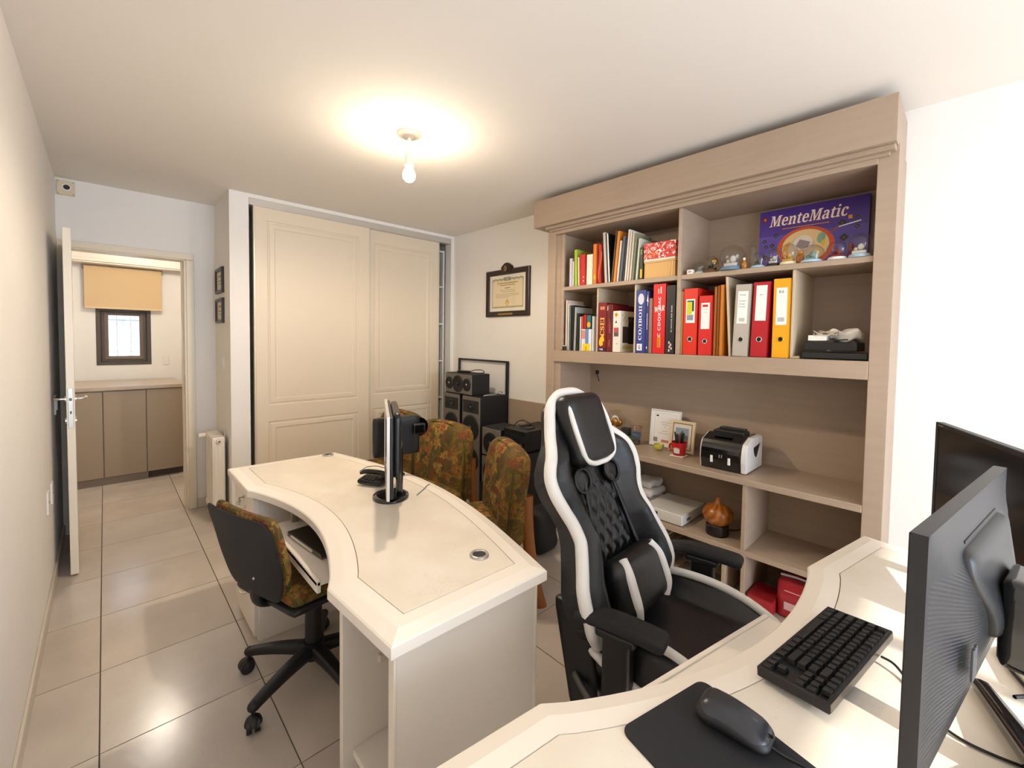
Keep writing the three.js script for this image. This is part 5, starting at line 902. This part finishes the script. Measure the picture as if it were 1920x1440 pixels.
globe('large smoky snow globe on pale blue base by the post', -0.356, 0.096, 0.114, '#a8bccb', '#e2dcd2');

// ================================================================ on the counter
const YC = Y.cnt1 + 0.0005;
{
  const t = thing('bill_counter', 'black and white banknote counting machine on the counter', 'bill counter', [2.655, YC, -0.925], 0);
  const side = new THREE.Shape(); side.moveTo(-0.125, 0.008); side.lineTo(-0.135, 0.06); side.quadraticCurveTo(-0.138, 0.125, -0.112, 0.16); side.lineTo(-0.03, 0.188); side.lineTo(0.10, 0.188); side.quadraticCurveTo(0.125, 0.186, 0.126, 0.16); side.lineTo(0.126, 0.01); side.closePath();
  const ex = (w) => new THREE.ExtrudeGeometry(side, { depth: w, bevelEnabled: true, bevelSize: 0.004, bevelThickness: 0.004, bevelSegments: 2, curveSegments: 10 });
  mesh('front_housing', ex(0.205).translate(0, 0, -0.118), mBlackGloss, t);
  for (const [z, n] of [[0.097, 'cheek'], [-0.125, 'cheek']]) {
    const s2 = new THREE.Shape(side.getPoints(10).map((p) => new THREE.Vector2(p.x * 1.0, p.y * 0.99)));
    const hole = new THREE.Path(); hole.moveTo(-0.02, 0.135); hole.lineTo(0.07, 0.145); hole.quadraticCurveTo(0.06, 0.09, 0.02, 0.075); hole.quadraticCurveTo(-0.01, 0.09, -0.02, 0.135); s2.holes.push(hole);
    mesh('side_cheek', new THREE.ExtrudeGeometry(s2, { depth: 0.022, bevelEnabled: true, bevelSize: 0.003, bevelThickness: 0.003, bevelSegments: 2 }).translate(0.002, 0, z), M('#ded8cf', 0.4), t);
  }
  { const n = new THREE.Shape(); n.moveTo(-0.022, 0.128); n.lineTo(0.078, 0.140); n.lineTo(0.078, 0.149); n.lineTo(0.058, 0.146); n.quadraticCurveTo(0.052, 0.09, 0.020, 0.074); n.quadraticCurveTo(-0.012, 0.088, -0.022, 0.128); mesh('side_notch', new THREE.ExtrudeGeometry(n, { depth: 0.003, bevelEnabled: false, curveSegments: 10 }).translate(0.002, 0, 0.1205), mBlack, t); }
  mesh('hopper', [rb(0.10, 0.02, 0.17, 0.02, 0.198, -0.012, 0.006), rb(0.05, 0.012, 0.14, 0.05, 0.212, -0.012, 0.004)], M('#151516', 0.35), t);
  mesh('control_panel', [rb(0.045, 0.004, 0.10, -0.062, 0.183, -0.02, 0.001).rotateZ(0)], M('#1c1c1e', 0.25), t);
  mesh('mouth_shade', [rb(0.012, 0.07, 0.15, -0.128, 0.075, -0.014, 0.004)], M('#070708', 0.4), t);  // near-black block, shade of the note opening put into its colour
  for (const z of [-0.06, 0.035]) mesh('stacker_finger', rb(0.012, 0.040, 0.014, -0.137, 0.058, z, 0.003), M('#e6e2da', 0.35), t);
  mesh('roller', [rb(0.008, 0.02, 0.006, -0.136, 0.078, -0.018, 0.002), rb(0.008, 0.02, 0.006, -0.136, 0.078, -0.005, 0.002)], M('#8a8a8c', 0.4), t);
  for (const [x, z] of [[-0.1, -0.1], [-0.1, 0.09], [0.1, -0.1], [0.1, 0.09]]) mesh('foot', cyl(0.01, 0.01, 0.008, x, 0.004, z, 12), mBlack, t);
}
function deskFrame(name, label, pos, w, h, tilt, mF, draw, fw) {
  const t = thing(name, label, 'picture frame', pos, 0); t.rotation.z = R(-tilt);
  const q = (g) => g.rotateY(-Math.PI / 2);
  mesh('frame', q(ring(rect(-w / 2, w / 2, 0, h), [[0, -0.01], [0, 0.006], [0.003, 0.008], [fw - 0.002, 0.006], [fw, 0.001], [fw, -0.01]], true)), mF, t);
  mesh('print', q(new THREE.PlaneGeometry(w - 2 * fw + 0.002, h - 2 * fw + 0.002).translate(0, h / 2, 0.0015)), M('#ffffff', 0.7, { map: canvasTex(256, 340, draw) }), t);
  mesh('back_board', q(bx(w - 0.01, h - 0.01, 0.004, 0, h / 2, -0.006)), M('#6a5a4a', 0.8), t);
  mesh('easel', [bar([0.006, h * 0.6, 0], [0.055, 0.012, 0], 0.004)], M('#6a5a4a', 0.8), t);
}
deskFrame('document_frame', 'white framed certificate leaning back on the counter', [2.772, YC + 0.002, -1.405], 0.215, 0.252, 6, M('#e9e5df', 0.4), (g, W, Hh) => { paperBg(g, W, Hh, '#f0ede8'); g.strokeStyle = '#d2ccc6'; g.lineWidth = 3; g.strokeRect(26, 26, W - 52, Hh - 52); g.fillStyle = '#38342f'; g.fillRect(38, 40, 22, 16); g.fillStyle = '#b0a9a2'; for (const [x, y, w2] of [[84, 110, 90], [96, 132, 66], [112, 156, 26], [98, 196, 58], [70, 222, 110]]) g.fillRect(x, y, w2, 4); g.fillStyle = '#c97a6a'; g.fillRect(100, 286, 70, 26); g.fillStyle = '#7a6a5c'; g.fillRect(186, 280, 44, 36); g.fillStyle = '#8a8880'; g.fillRect(22, 270, 40, 44); }, 0.012);
deskFrame('photo_frame', 'small cream and wood photo frame behind the red pen cup', [2.722, YC + 0.002, -1.262], 0.165, 0.205, 8, M('#e2cda6', 0.45), (g, W, Hh) => { paperBg(g, W, Hh, '#d9d2c4'); g.fillStyle = '#9a6a3a'; g.lineWidth = 10; g.strokeStyle = '#8a6236'; g.strokeRect(8, 8, W - 16, Hh - 16); g.fillStyle = '#6c6a62'; g.fillRect(40, 150, 170, 150); g.fillStyle = '#8d9aa6'; g.fillRect(40, 60, 170, 90); g.fillStyle = '#50604e'; g.beginPath(); g.moveTo(50, 200); g.lineTo(130, 90); g.lineTo(200, 200); g.fill(); }, 0.018);
{
  const t = thing('pen_cup', 'red pen cup full of pens on the counter', 'cup', [2.635, YC, -1.232], 0);
  mesh('cup', lathe([[0.001, 0.004], [0.036, 0.004], [0.041, 0.05], [0.046, 0.09], [0.0435, 0.09], [0.038, 0.05], [0.034, 0.008], [0.001, 0.008]], 32), P('#c0181c', 0.25), t);
  mesh('saucer_base', [rb(0.085, 0.008, 0.085, 0, 0.004, 0, 0.003)], M('#e0d2be', 0.4), t);
  mesh('white_motif', [soft(0.004, 0.05, 0.042, 0.002, 10, (v) => { const a = v.z / 0.041; v.y += 0.048; const r = 0.0405 + 0.1 * (v.y - 0.05); v.x = -(r + 0.0006 + (v.x > 0 ? -0.002 : 0)) * Math.cos(a); v.z = r * Math.sin(a); })], M('#dcd6d0', 0.4), t);
  mesh('handle', new THREE.TorusGeometry(0.022, 0.006, 10, 20, Math.PI).rotateZ(Math.PI / 2).rotateY(-Math.PI / 2).translate(0, 0.05, -0.042), P('#c0181c', 0.25), t);
  const cols = ['#1d1d20', '#2a2f45', '#151515', '#7a3528', '#202c28', '#1a1a1a', '#3a3a40']; cols.forEach((c, i) => { const a = i * 0.9, r = 0.022; mesh('pen', bar([r * 0.4 * Math.cos(a), 0.012, r * 0.4 * Math.sin(a)], [r * 1.3 * Math.cos(a), 0.135 + 0.008 * (i % 3), r * 1.3 * Math.sin(a)], 0.0045), M(c, 0.4), t); });
}
{ const t = thing('yellow_bowl', 'tiny yellow-green patterned bowl before the certificate', 'bowl', [2.668, YC, -1.386], 0); mesh('bowl', lathe([[0.001, 0.002], [0.018, 0.002], [0.03, 0.02], [0.034, 0.042], [0.031, 0.042], [0.026, 0.022], [0.001, 0.008]], 28), P('#c9b84a', 0.35), t); mesh('stripe', [new THREE.TorusGeometry(0.0315, 0.002, 8, 28).rotateX(Math.PI / 2).translate(0, 0.028, 0), new THREE.TorusGeometry(0.0285, 0.002, 8, 28).rotateX(Math.PI / 2).translate(0, 0.018, 0)], M('#b9d06a', 0.5), t); }
{
  const t = thing('glass_photo_stand', 'blue glass photo tumbler with brown rim on the counter', 'tumbler', [2.70, YC, -1.575], 0);
  mesh('glass', lathe([[0.026, 0.002], [0.03, 0.01], [0.042, 0.125], [0.040, 0.125], [0.028, 0.012]], 28), mBubble, t);
  mesh('rim', new THREE.TorusGeometry(0.041, 0.003, 8, 28).rotateX(Math.PI / 2).translate(0, 0.125, 0), M('#8a5a34', 0.35), t);
  mesh('blue_filling', lathe([[0.001, 0.045], [0.031, 0.045], [0.0355, 0.08], [0.001, 0.085]], 24), M('#3e5878', 0.5), t);
  mesh('foot', cyl(0.026, 0.028, 0.03, 0, 0.016, 0, 24), M('#4a4038', 0.4), t);
}
{ const t = thing('green_box', 'bright green little box beside the blue glass tumbler', 'box', [2.70, YC, -1.655], 0); mesh('body', rb(0.06, 0.052, 0.066, 0, 0.026, 0, 0.003), M('#5fa32a', 0.5), t); mesh('dark_lid', rb(0.05, 0.05, 0.06, 0.005, 0.078, 0.0, 0.004), M('#2a2826', 0.5), t); }
{
  const t = thing('glass_trophy', 'round glass ball trophy with golden figures on a golden stand', 'trophy', [2.745, YC, -1.778], 0);
  mesh('glass_ball', new THREE.SphereGeometry(0.078, 28, 20).translate(0, 0.138, 0), mBubble, t);
  mesh('stand', lathe([[0.001, 0], [0.055, 0], [0.058, 0.02], [0.04, 0.04], [0.045, 0.062], [0.001, 0.06]], 28), M('#b9822e', 0.25, { metalness: 0.8 }), t);
  mesh('golden_figures', [0, 1, 2, 3, 4].map((k) => { const a = k * 1.26; return new THREE.IcosahedronGeometry(0.022, 1).scale(1, 1.3, 1).translate(0.034 * Math.cos(a), 0.11 + 0.012 * (k % 3), 0.034 * Math.sin(a)); }), M('#c88f34', 0.25, { metalness: 0.7 }), t);
  mesh('white_core', new THREE.IcosahedronGeometry(0.024, 1).translate(0, 0.15, 0), M('#e6e0d8', 0.4), t);
}
// ================================================================ lower cupboard
const YL = Y.low1 + 0.0005;
{
  const t = thing('white_recorder_box', 'flat white electronics box with black display on the lower shelf', 'electronics', [2.655, YL, -1.263], 0);
  mesh('housing', rb(0.32, 0.066, 0.255, 0, 0.037, 0, 0.006), M('#d8d2c6', 0.4), t);
  mesh('display', rb(0.003, 0.026, 0.05, -0.160, 0.038, -0.055, 0.001), M('#15161a', 0.2), t);
  mesh('socket_strip', rb(0.05, 0.016, 0.003, -0.07, 0.03, 0.127, 0.001), M('#5a564e', 0.4), t);
  for (const [x, z] of [[-0.13, -0.1], [-0.13, 0.1], [0.13, -0.1], [0.13, 0.1]]) mesh('foot', cyl(0.01, 0.01, 0.006, x, 0.003, z, 10), mBlack, t);
}
{
  const t = thing('folded_bags', 'folded white bags heaped behind the flat white box', 'bags', [2.72, YL + 0.004, -1.494], 0);
  for (const [dx, y, w, h, d] of [[0, 0.03, 0.20, 0.06, 0.18], [0.0, 0.088, 0.21, 0.055, 0.185], [0.01, 0.14, 0.17, 0.05, 0.15]]) mesh('folded_bag', soft(w, h, d, 0.025, 14, (v) => { v.y += y + 0.004 * Math.sin(v.x * 60 + v.z * 30 + y * 99); v.x += dx; v.z += 0.006 * Math.sin(v.x * 30); }), M('#d6cfc6', 0.8), t);
}
{ const t = thing('red_cloth', 'folded red cloth under the white bags', 'cloth', [2.57, YL + 0.004, -1.49], 0); mesh('lower_fold', soft(0.10, 0.05, 0.16, 0.02, 12, (v) => { v.y += 0.026 + 0.003 * Math.sin(v.z * 60); }), M('#9e1c1c', 0.85), t); mesh('upper_fold', soft(0.09, 0.03, 0.15, 0.014, 12, (v) => { v.y += 0.064; }), M('#a82320', 0.85), t); }
{
  const wood = tex(256, (u, v) => { const d = Math.hypot(u - 0.4, (v - 0.55) * 0.6), k = 0.5 + 0.5 * Math.sin(d * 70 + 8 * fbm(N1, u, v, 4, 4)); return mixc([176, 106, 38], [120, 62, 18], 0.75 * k); });
  const t = thing('wooden_diffuser', 'round wooden aroma diffuser vase on a black base', 'diffuser', [2.575, YL, -0.962], 0);
  mesh('bulb', lathe([[0.055, 0.065], [0.072, 0.085], [0.083, 0.112], [0.080, 0.138], [0.062, 0.160], [0.036, 0.172], [0.020, 0.18], [0.014, 0.192], [0.010, 0.206], [0.012, 0.214], [0.006, 0.218], [0.001, 0.216]], 40), P('#ffffff', 0.3, { map: wood }), t);
  mesh('black_base', lathe([[0.001, 0], [0.060, 0], [0.063, 0.01], [0.061, 0.055], [0.055, 0.067], [0.001, 0.067]], 36), M('#1d1714', 0.4), t);
  mesh('cord', tube([[0.05, 0.02, 0.02], [0.09, 0.012, 0.06], [0.13, 0.02, 0.09], [0.19, 0.10, 0.12], [0.22, 0.16, 0.13]], 0.003), mBlack, t);
}
{ const t = thing('paper_folders', 'stack of old papers and folders under the lower shelf', 'papers', [2.64, 0.0362, -1.405], 0); for (let k = 0; k < 5; k++) mesh('folder', rb(0.26 - 0.01 * k, 0.014, 0.33 - 0.015 * k, 0.03 + 0.004 * (k % 2), 0.145 + 0.0145 * k, -0.02 * (k % 3), 0.002), M(['#8d7c66', '#a3927c', '#7a6a58', '#b2a38c', '#94846e'][k], 0.8), t); mesh('carton', rb(0.22, 0.136, 0.33, 0.06, 0.069, 0, 0.004), M('#6f6250', 0.8), t); }
{ const t = thing('brown_laptop', 'closed brown laptop lying on the bottom shelf', 'laptop', [2.575, 0.0355, -1.06], R(-3)); mesh('base', rb(0.19, 0.012, 0.25, -0.02, 0.006, 0, 0.004), M('#4a3f36', 0.4), t); mesh('lid', rb(0.19, 0.007, 0.25, -0.02, 0.0158, 0, 0.003), M('#5b4e42', 0.4), t); mesh('logo_bar', rb(0.008, 0.0015, 0.05, -0.02, 0.0200, 0, 0.0005), M('#a89c8c', 0.3, { metalness: 0.6 }), t); t.position.x = 2.60; }
{ const t = thing('red_bag', 'red and white bag standing in the bottom right compartment', 'bag', [2.60, 0.0355, -0.55], 0); mesh('body', soft(0.16, 0.20, 0.17, 0.02, 12, (v) => { v.y += 0.10; v.x += 0.006 * Math.sin(v.y * 40); }), P('#9c1a22', 0.4), t); mesh('window', [lim(-0.0825, -0.0812, 0.05, 0.15, -0.05, 0.06)], M('#c9a09a', 0.5), t); mesh('zip', [tube([[-0.03, 0.203, -0.08], [-0.03, 0.21, 0], [-0.03, 0.203, 0.08]], 0.006)], M('#cfc8c0', 0.5), t); }
{ const t = thing('red_carton', 'plain red carton standing beside the red bag', 'box', [2.56, 0.0355, -0.70], 0); mesh('body', rb(0.17, 0.075, 0.12, 0, 0.0375, 0, 0.003), M('#a0141c', 0.5), t); mesh('flap', rb(0.172, 0.004, 0.122, 0, 0.0775, 0, 0.001), M('#8a1018', 0.5), t); }
// ================================================================ hi-fi corner; all cabinets face -x
const mCab = M('#121213', 0.55), mFace = M('#6f675e', 0.6), mCone = M('#0d0d0e', 0.6);
function driver(t, y, z, r, x, glint) {
  mesh('driver_rim', lathe([[r * 0.98, 0], [r * 1.06, 0], [r * 1.04, 0.005], [r * 0.94, 0.006]], 32).rotateZ(Math.PI / 2).translate(x, y, z), M('#232325', 0.4), t);
  mesh('driver_cone', lathe([[0.001, 0.002], [r * 0.3, 0.003], [r * 0.32, 0.0005], [r * 0.85, 0.004], [r * 0.9, 0.0055], [r * 0.99, 0.003]], 32).rotateZ(Math.PI / 2).translate(x, y, z), mCone, t);
  mesh('dust_cap', new THREE.SphereGeometry(r * 0.22, 14, 8, 0, Math.PI * 2, 0, Math.PI / 2).rotateZ(Math.PI / 2).translate(x - 0.001, y, z), glint ? M('#8f8d88', 0.25, { metalness: 0.5 }) : M('#151515', 0.35), t);
}
function cabinet(name, label, x, z0, z1, y0, y1, depth, drivers, split, group) {
  const t = thing(name, label, 'loudspeaker', [x, y0, (z0 + z1) / 2], 0, group), w = z1 - z0 - 0.004, h = y1 - y0 - 0.001;
  mesh('cabinet', rb(depth, h, w, depth / 2 + 0.008, h / 2, 0, 0.004), mCab, t);
  mesh('baffle', rb(0.012, h - 0.012, w - 0.012, 0.004, h / 2, 0, 0.004), mFace, t);
  if (split) mesh('grille_frame', rb(0.004, h * split[1], w * 0.86, -0.001, h * split[0], 0, 0.012), M('#1a1a1b', 0.6), t);
  for (const [yy, zz, r, gl] of drivers) driver(t, yy * h, zz * w, r, -0.003, gl);
  return t;
}
cabinet('tower_speaker', 'tall loudspeaker with grey front next to the closet door', 2.36, -3.435, -3.185, 0, 0.945, 0.31, [[0.90, 0, 0.035, 1], [0.70, 0, 0.10, 0], [0.40, 0, 0.10, 0]], [0.90, 0.12], 'tall loudspeakers');
cabinet('tower_speaker', 'tall loudspeaker with grey front beside the smaller stacked speakers', 2.36, -3.15, -2.885, 0, 0.945, 0.31, [[0.90, 0, 0.035, 1], [0.70, 0, 0.11, 0], [0.40, 0, 0.11, 0]], [0.90, 0.12], 'tall loudspeakers');
cabinet('centre_speaker', 'wide centre loudspeaker with three drivers on the tall speakers', 2.355, -3.41, -3.0, 0.9455, 1.135, 0.20, [[0.5, -0.33, 0.055, 1], [0.5, 0, 0.075, 0], [0.5, 0.33, 0.055, 1]]);
cabinet('satellite_speaker', 'small black and grey speaker on top of its twin', 2.255, -2.735, -2.50, 0.50, 0.735, 0.24, [[0.47, 0, 0.085, 0], [0.3, 0.1, 0.012, 1]], null, 'small stacked speakers');
cabinet('satellite_speaker', 'small black and grey speaker underneath its twin', 2.255, -2.735, -2.50, 0.265, 0.4995, 0.24, [[0.47, 0, 0.085, 0]], null, 'small stacked speakers');
{ const t = thing('subwoofer', 'black subwoofer box on the floor under the small speakers', 'loudspeaker', [2.40, 0, -2.624], 0); mesh('cabinet', rb(0.30, 0.255, 0.26, 0, 0.132, 0, 0.005), mCab, t); for (const [x, z] of [[-0.12, -0.1], [0.12, -0.1], [-0.12, 0.1], [0.12, 0.1]]) mesh('foot', cyl(0.012, 0.012, 0.006, x, 0.003, z, 10), mBlack, t); }
{
  const t = thing('stereo_receiver', 'black stereo receiver on a dark cabinet beside the bookcase', 'receiver', [2.47, 0.60, -2.362], 0);
  mesh('housing', rb(0.40, 0.155, 0.24, 0, 0.082, 0, 0.004), M('#101011', 0.4), t); mesh('front_strip', rb(0.004, 0.05, 0.22, -0.201, 0.10, 0, 0.001), M('#242426', 0.2), t); mesh('knob', new THREE.CylinderGeometry(0.016, 0.018, 0.014, 20).rotateZ(Math.PI / 2).translate(-0.208, 0.05, 0.07), M('#55534f', 0.3, { metalness: 0.5 }), t);
}
{ const t = thing('dark_side_cabinet', 'low dark cabinet under the stereo receiver', 'cabinet', [2.47, 0, -2.362], 0); mesh('body', rb(0.42, 0.58, 0.25, 0, 0.30, 0, 0.004), M('#151414', 0.5), t); mesh('door', rb(0.014, 0.55, 0.235, -0.216, 0.30, 0, 0.003), M('#1b1a1a', 0.4), t); mesh('plinth', bx(0.38, 0.012, 0.22, 0, 0.006, 0), mBlack, t); }
tag(mesh('receiver_cables', tube([[2.35, 0.762, -2.45], [2.37, 0.80, -2.43], [2.40, 0.812, -2.40], [2.44, 0.79, -2.37], [2.47, 0.764, -2.34], [2.42, 0.764, -2.30], [2.36, 0.764, -2.30], [2.33, 0.775, -2.34], [2.34, 0.79, -2.39], [2.40, 0.765, -2.42], [2.50, 0.764, -2.40]], 0.0045, 8, 90), mBlack), 'coil of black cable lying on the stereo receiver', 'cable');
{ const t = thing('game_controller', 'black handset with looped cable on the centre loudspeaker', 'handset', [2.44, 1.1352, -3.23], R(20)); mesh('body', soft(0.05, 0.02, 0.13, 0.01, 10).translate(0, 0.011, 0), mBlack, t); mesh('loop', tube([[0, 0.012, 0.06], [0.02, 0.03, 0.12], [0.03, 0.028, 0.18], [0.02, 0.01, 0.21], [-0.01, 0.004, 0.16], [0.0, 0.004, 0.08]], 0.004), M('#3a3632', 0.5), t); }
tag(mesh('grey_cable_tie', tube([[2.52, 0.95, -2.96], [2.46, 0.952, -2.93], [2.42, 0.952, -2.915], [2.45, 0.955, -2.90], [2.55, 0.958, -2.905], [2.62, 0.975, -2.92], [2.66, 0.96, -2.93]], 0.0045, 8, 50), M('#9c968e', 0.5)), 'grey cable lying on the tall loudspeaker', 'cable');
{
  const t = thing('black_metal_frame', 'thin black metal frame leaning on the wall behind the loudspeakers', 'frame', [2.715, 0, -3.30], 0);
  mesh('upright', [rlim(-0.012, 0.012, 0, 1.235, 0.36, 0.382, 0.004)], mBlack, t); mesh('upright', [rlim(-0.012, 0.012, 0, 1.235, -0.382, -0.364, 0.004)], mBlack, t);
  mesh('top_rail', rlim(-0.012, 0.012, 1.233, 1.25, -0.382, 0.382, 0.004), mBlack, t); mesh('inner_strip', rlim(-0.009, -0.005, 0.3, 1.22, 0.348, 0.357, 0.001), M('#a8a29a', 0.5), t);
}
tag(mesh('black_bag', soft(0.22, 0.30, 0.20, 0.07, 14, (v) => { v.x += 2.16; v.y += 0.151; v.z -= 1.98; v.x += 0.01 * Math.sin(v.y * 30); }), M('#161617', 0.7)), 'slumped black bag on the floor behind the visitor chairs', 'bag');
renderer.render(scene, camera);
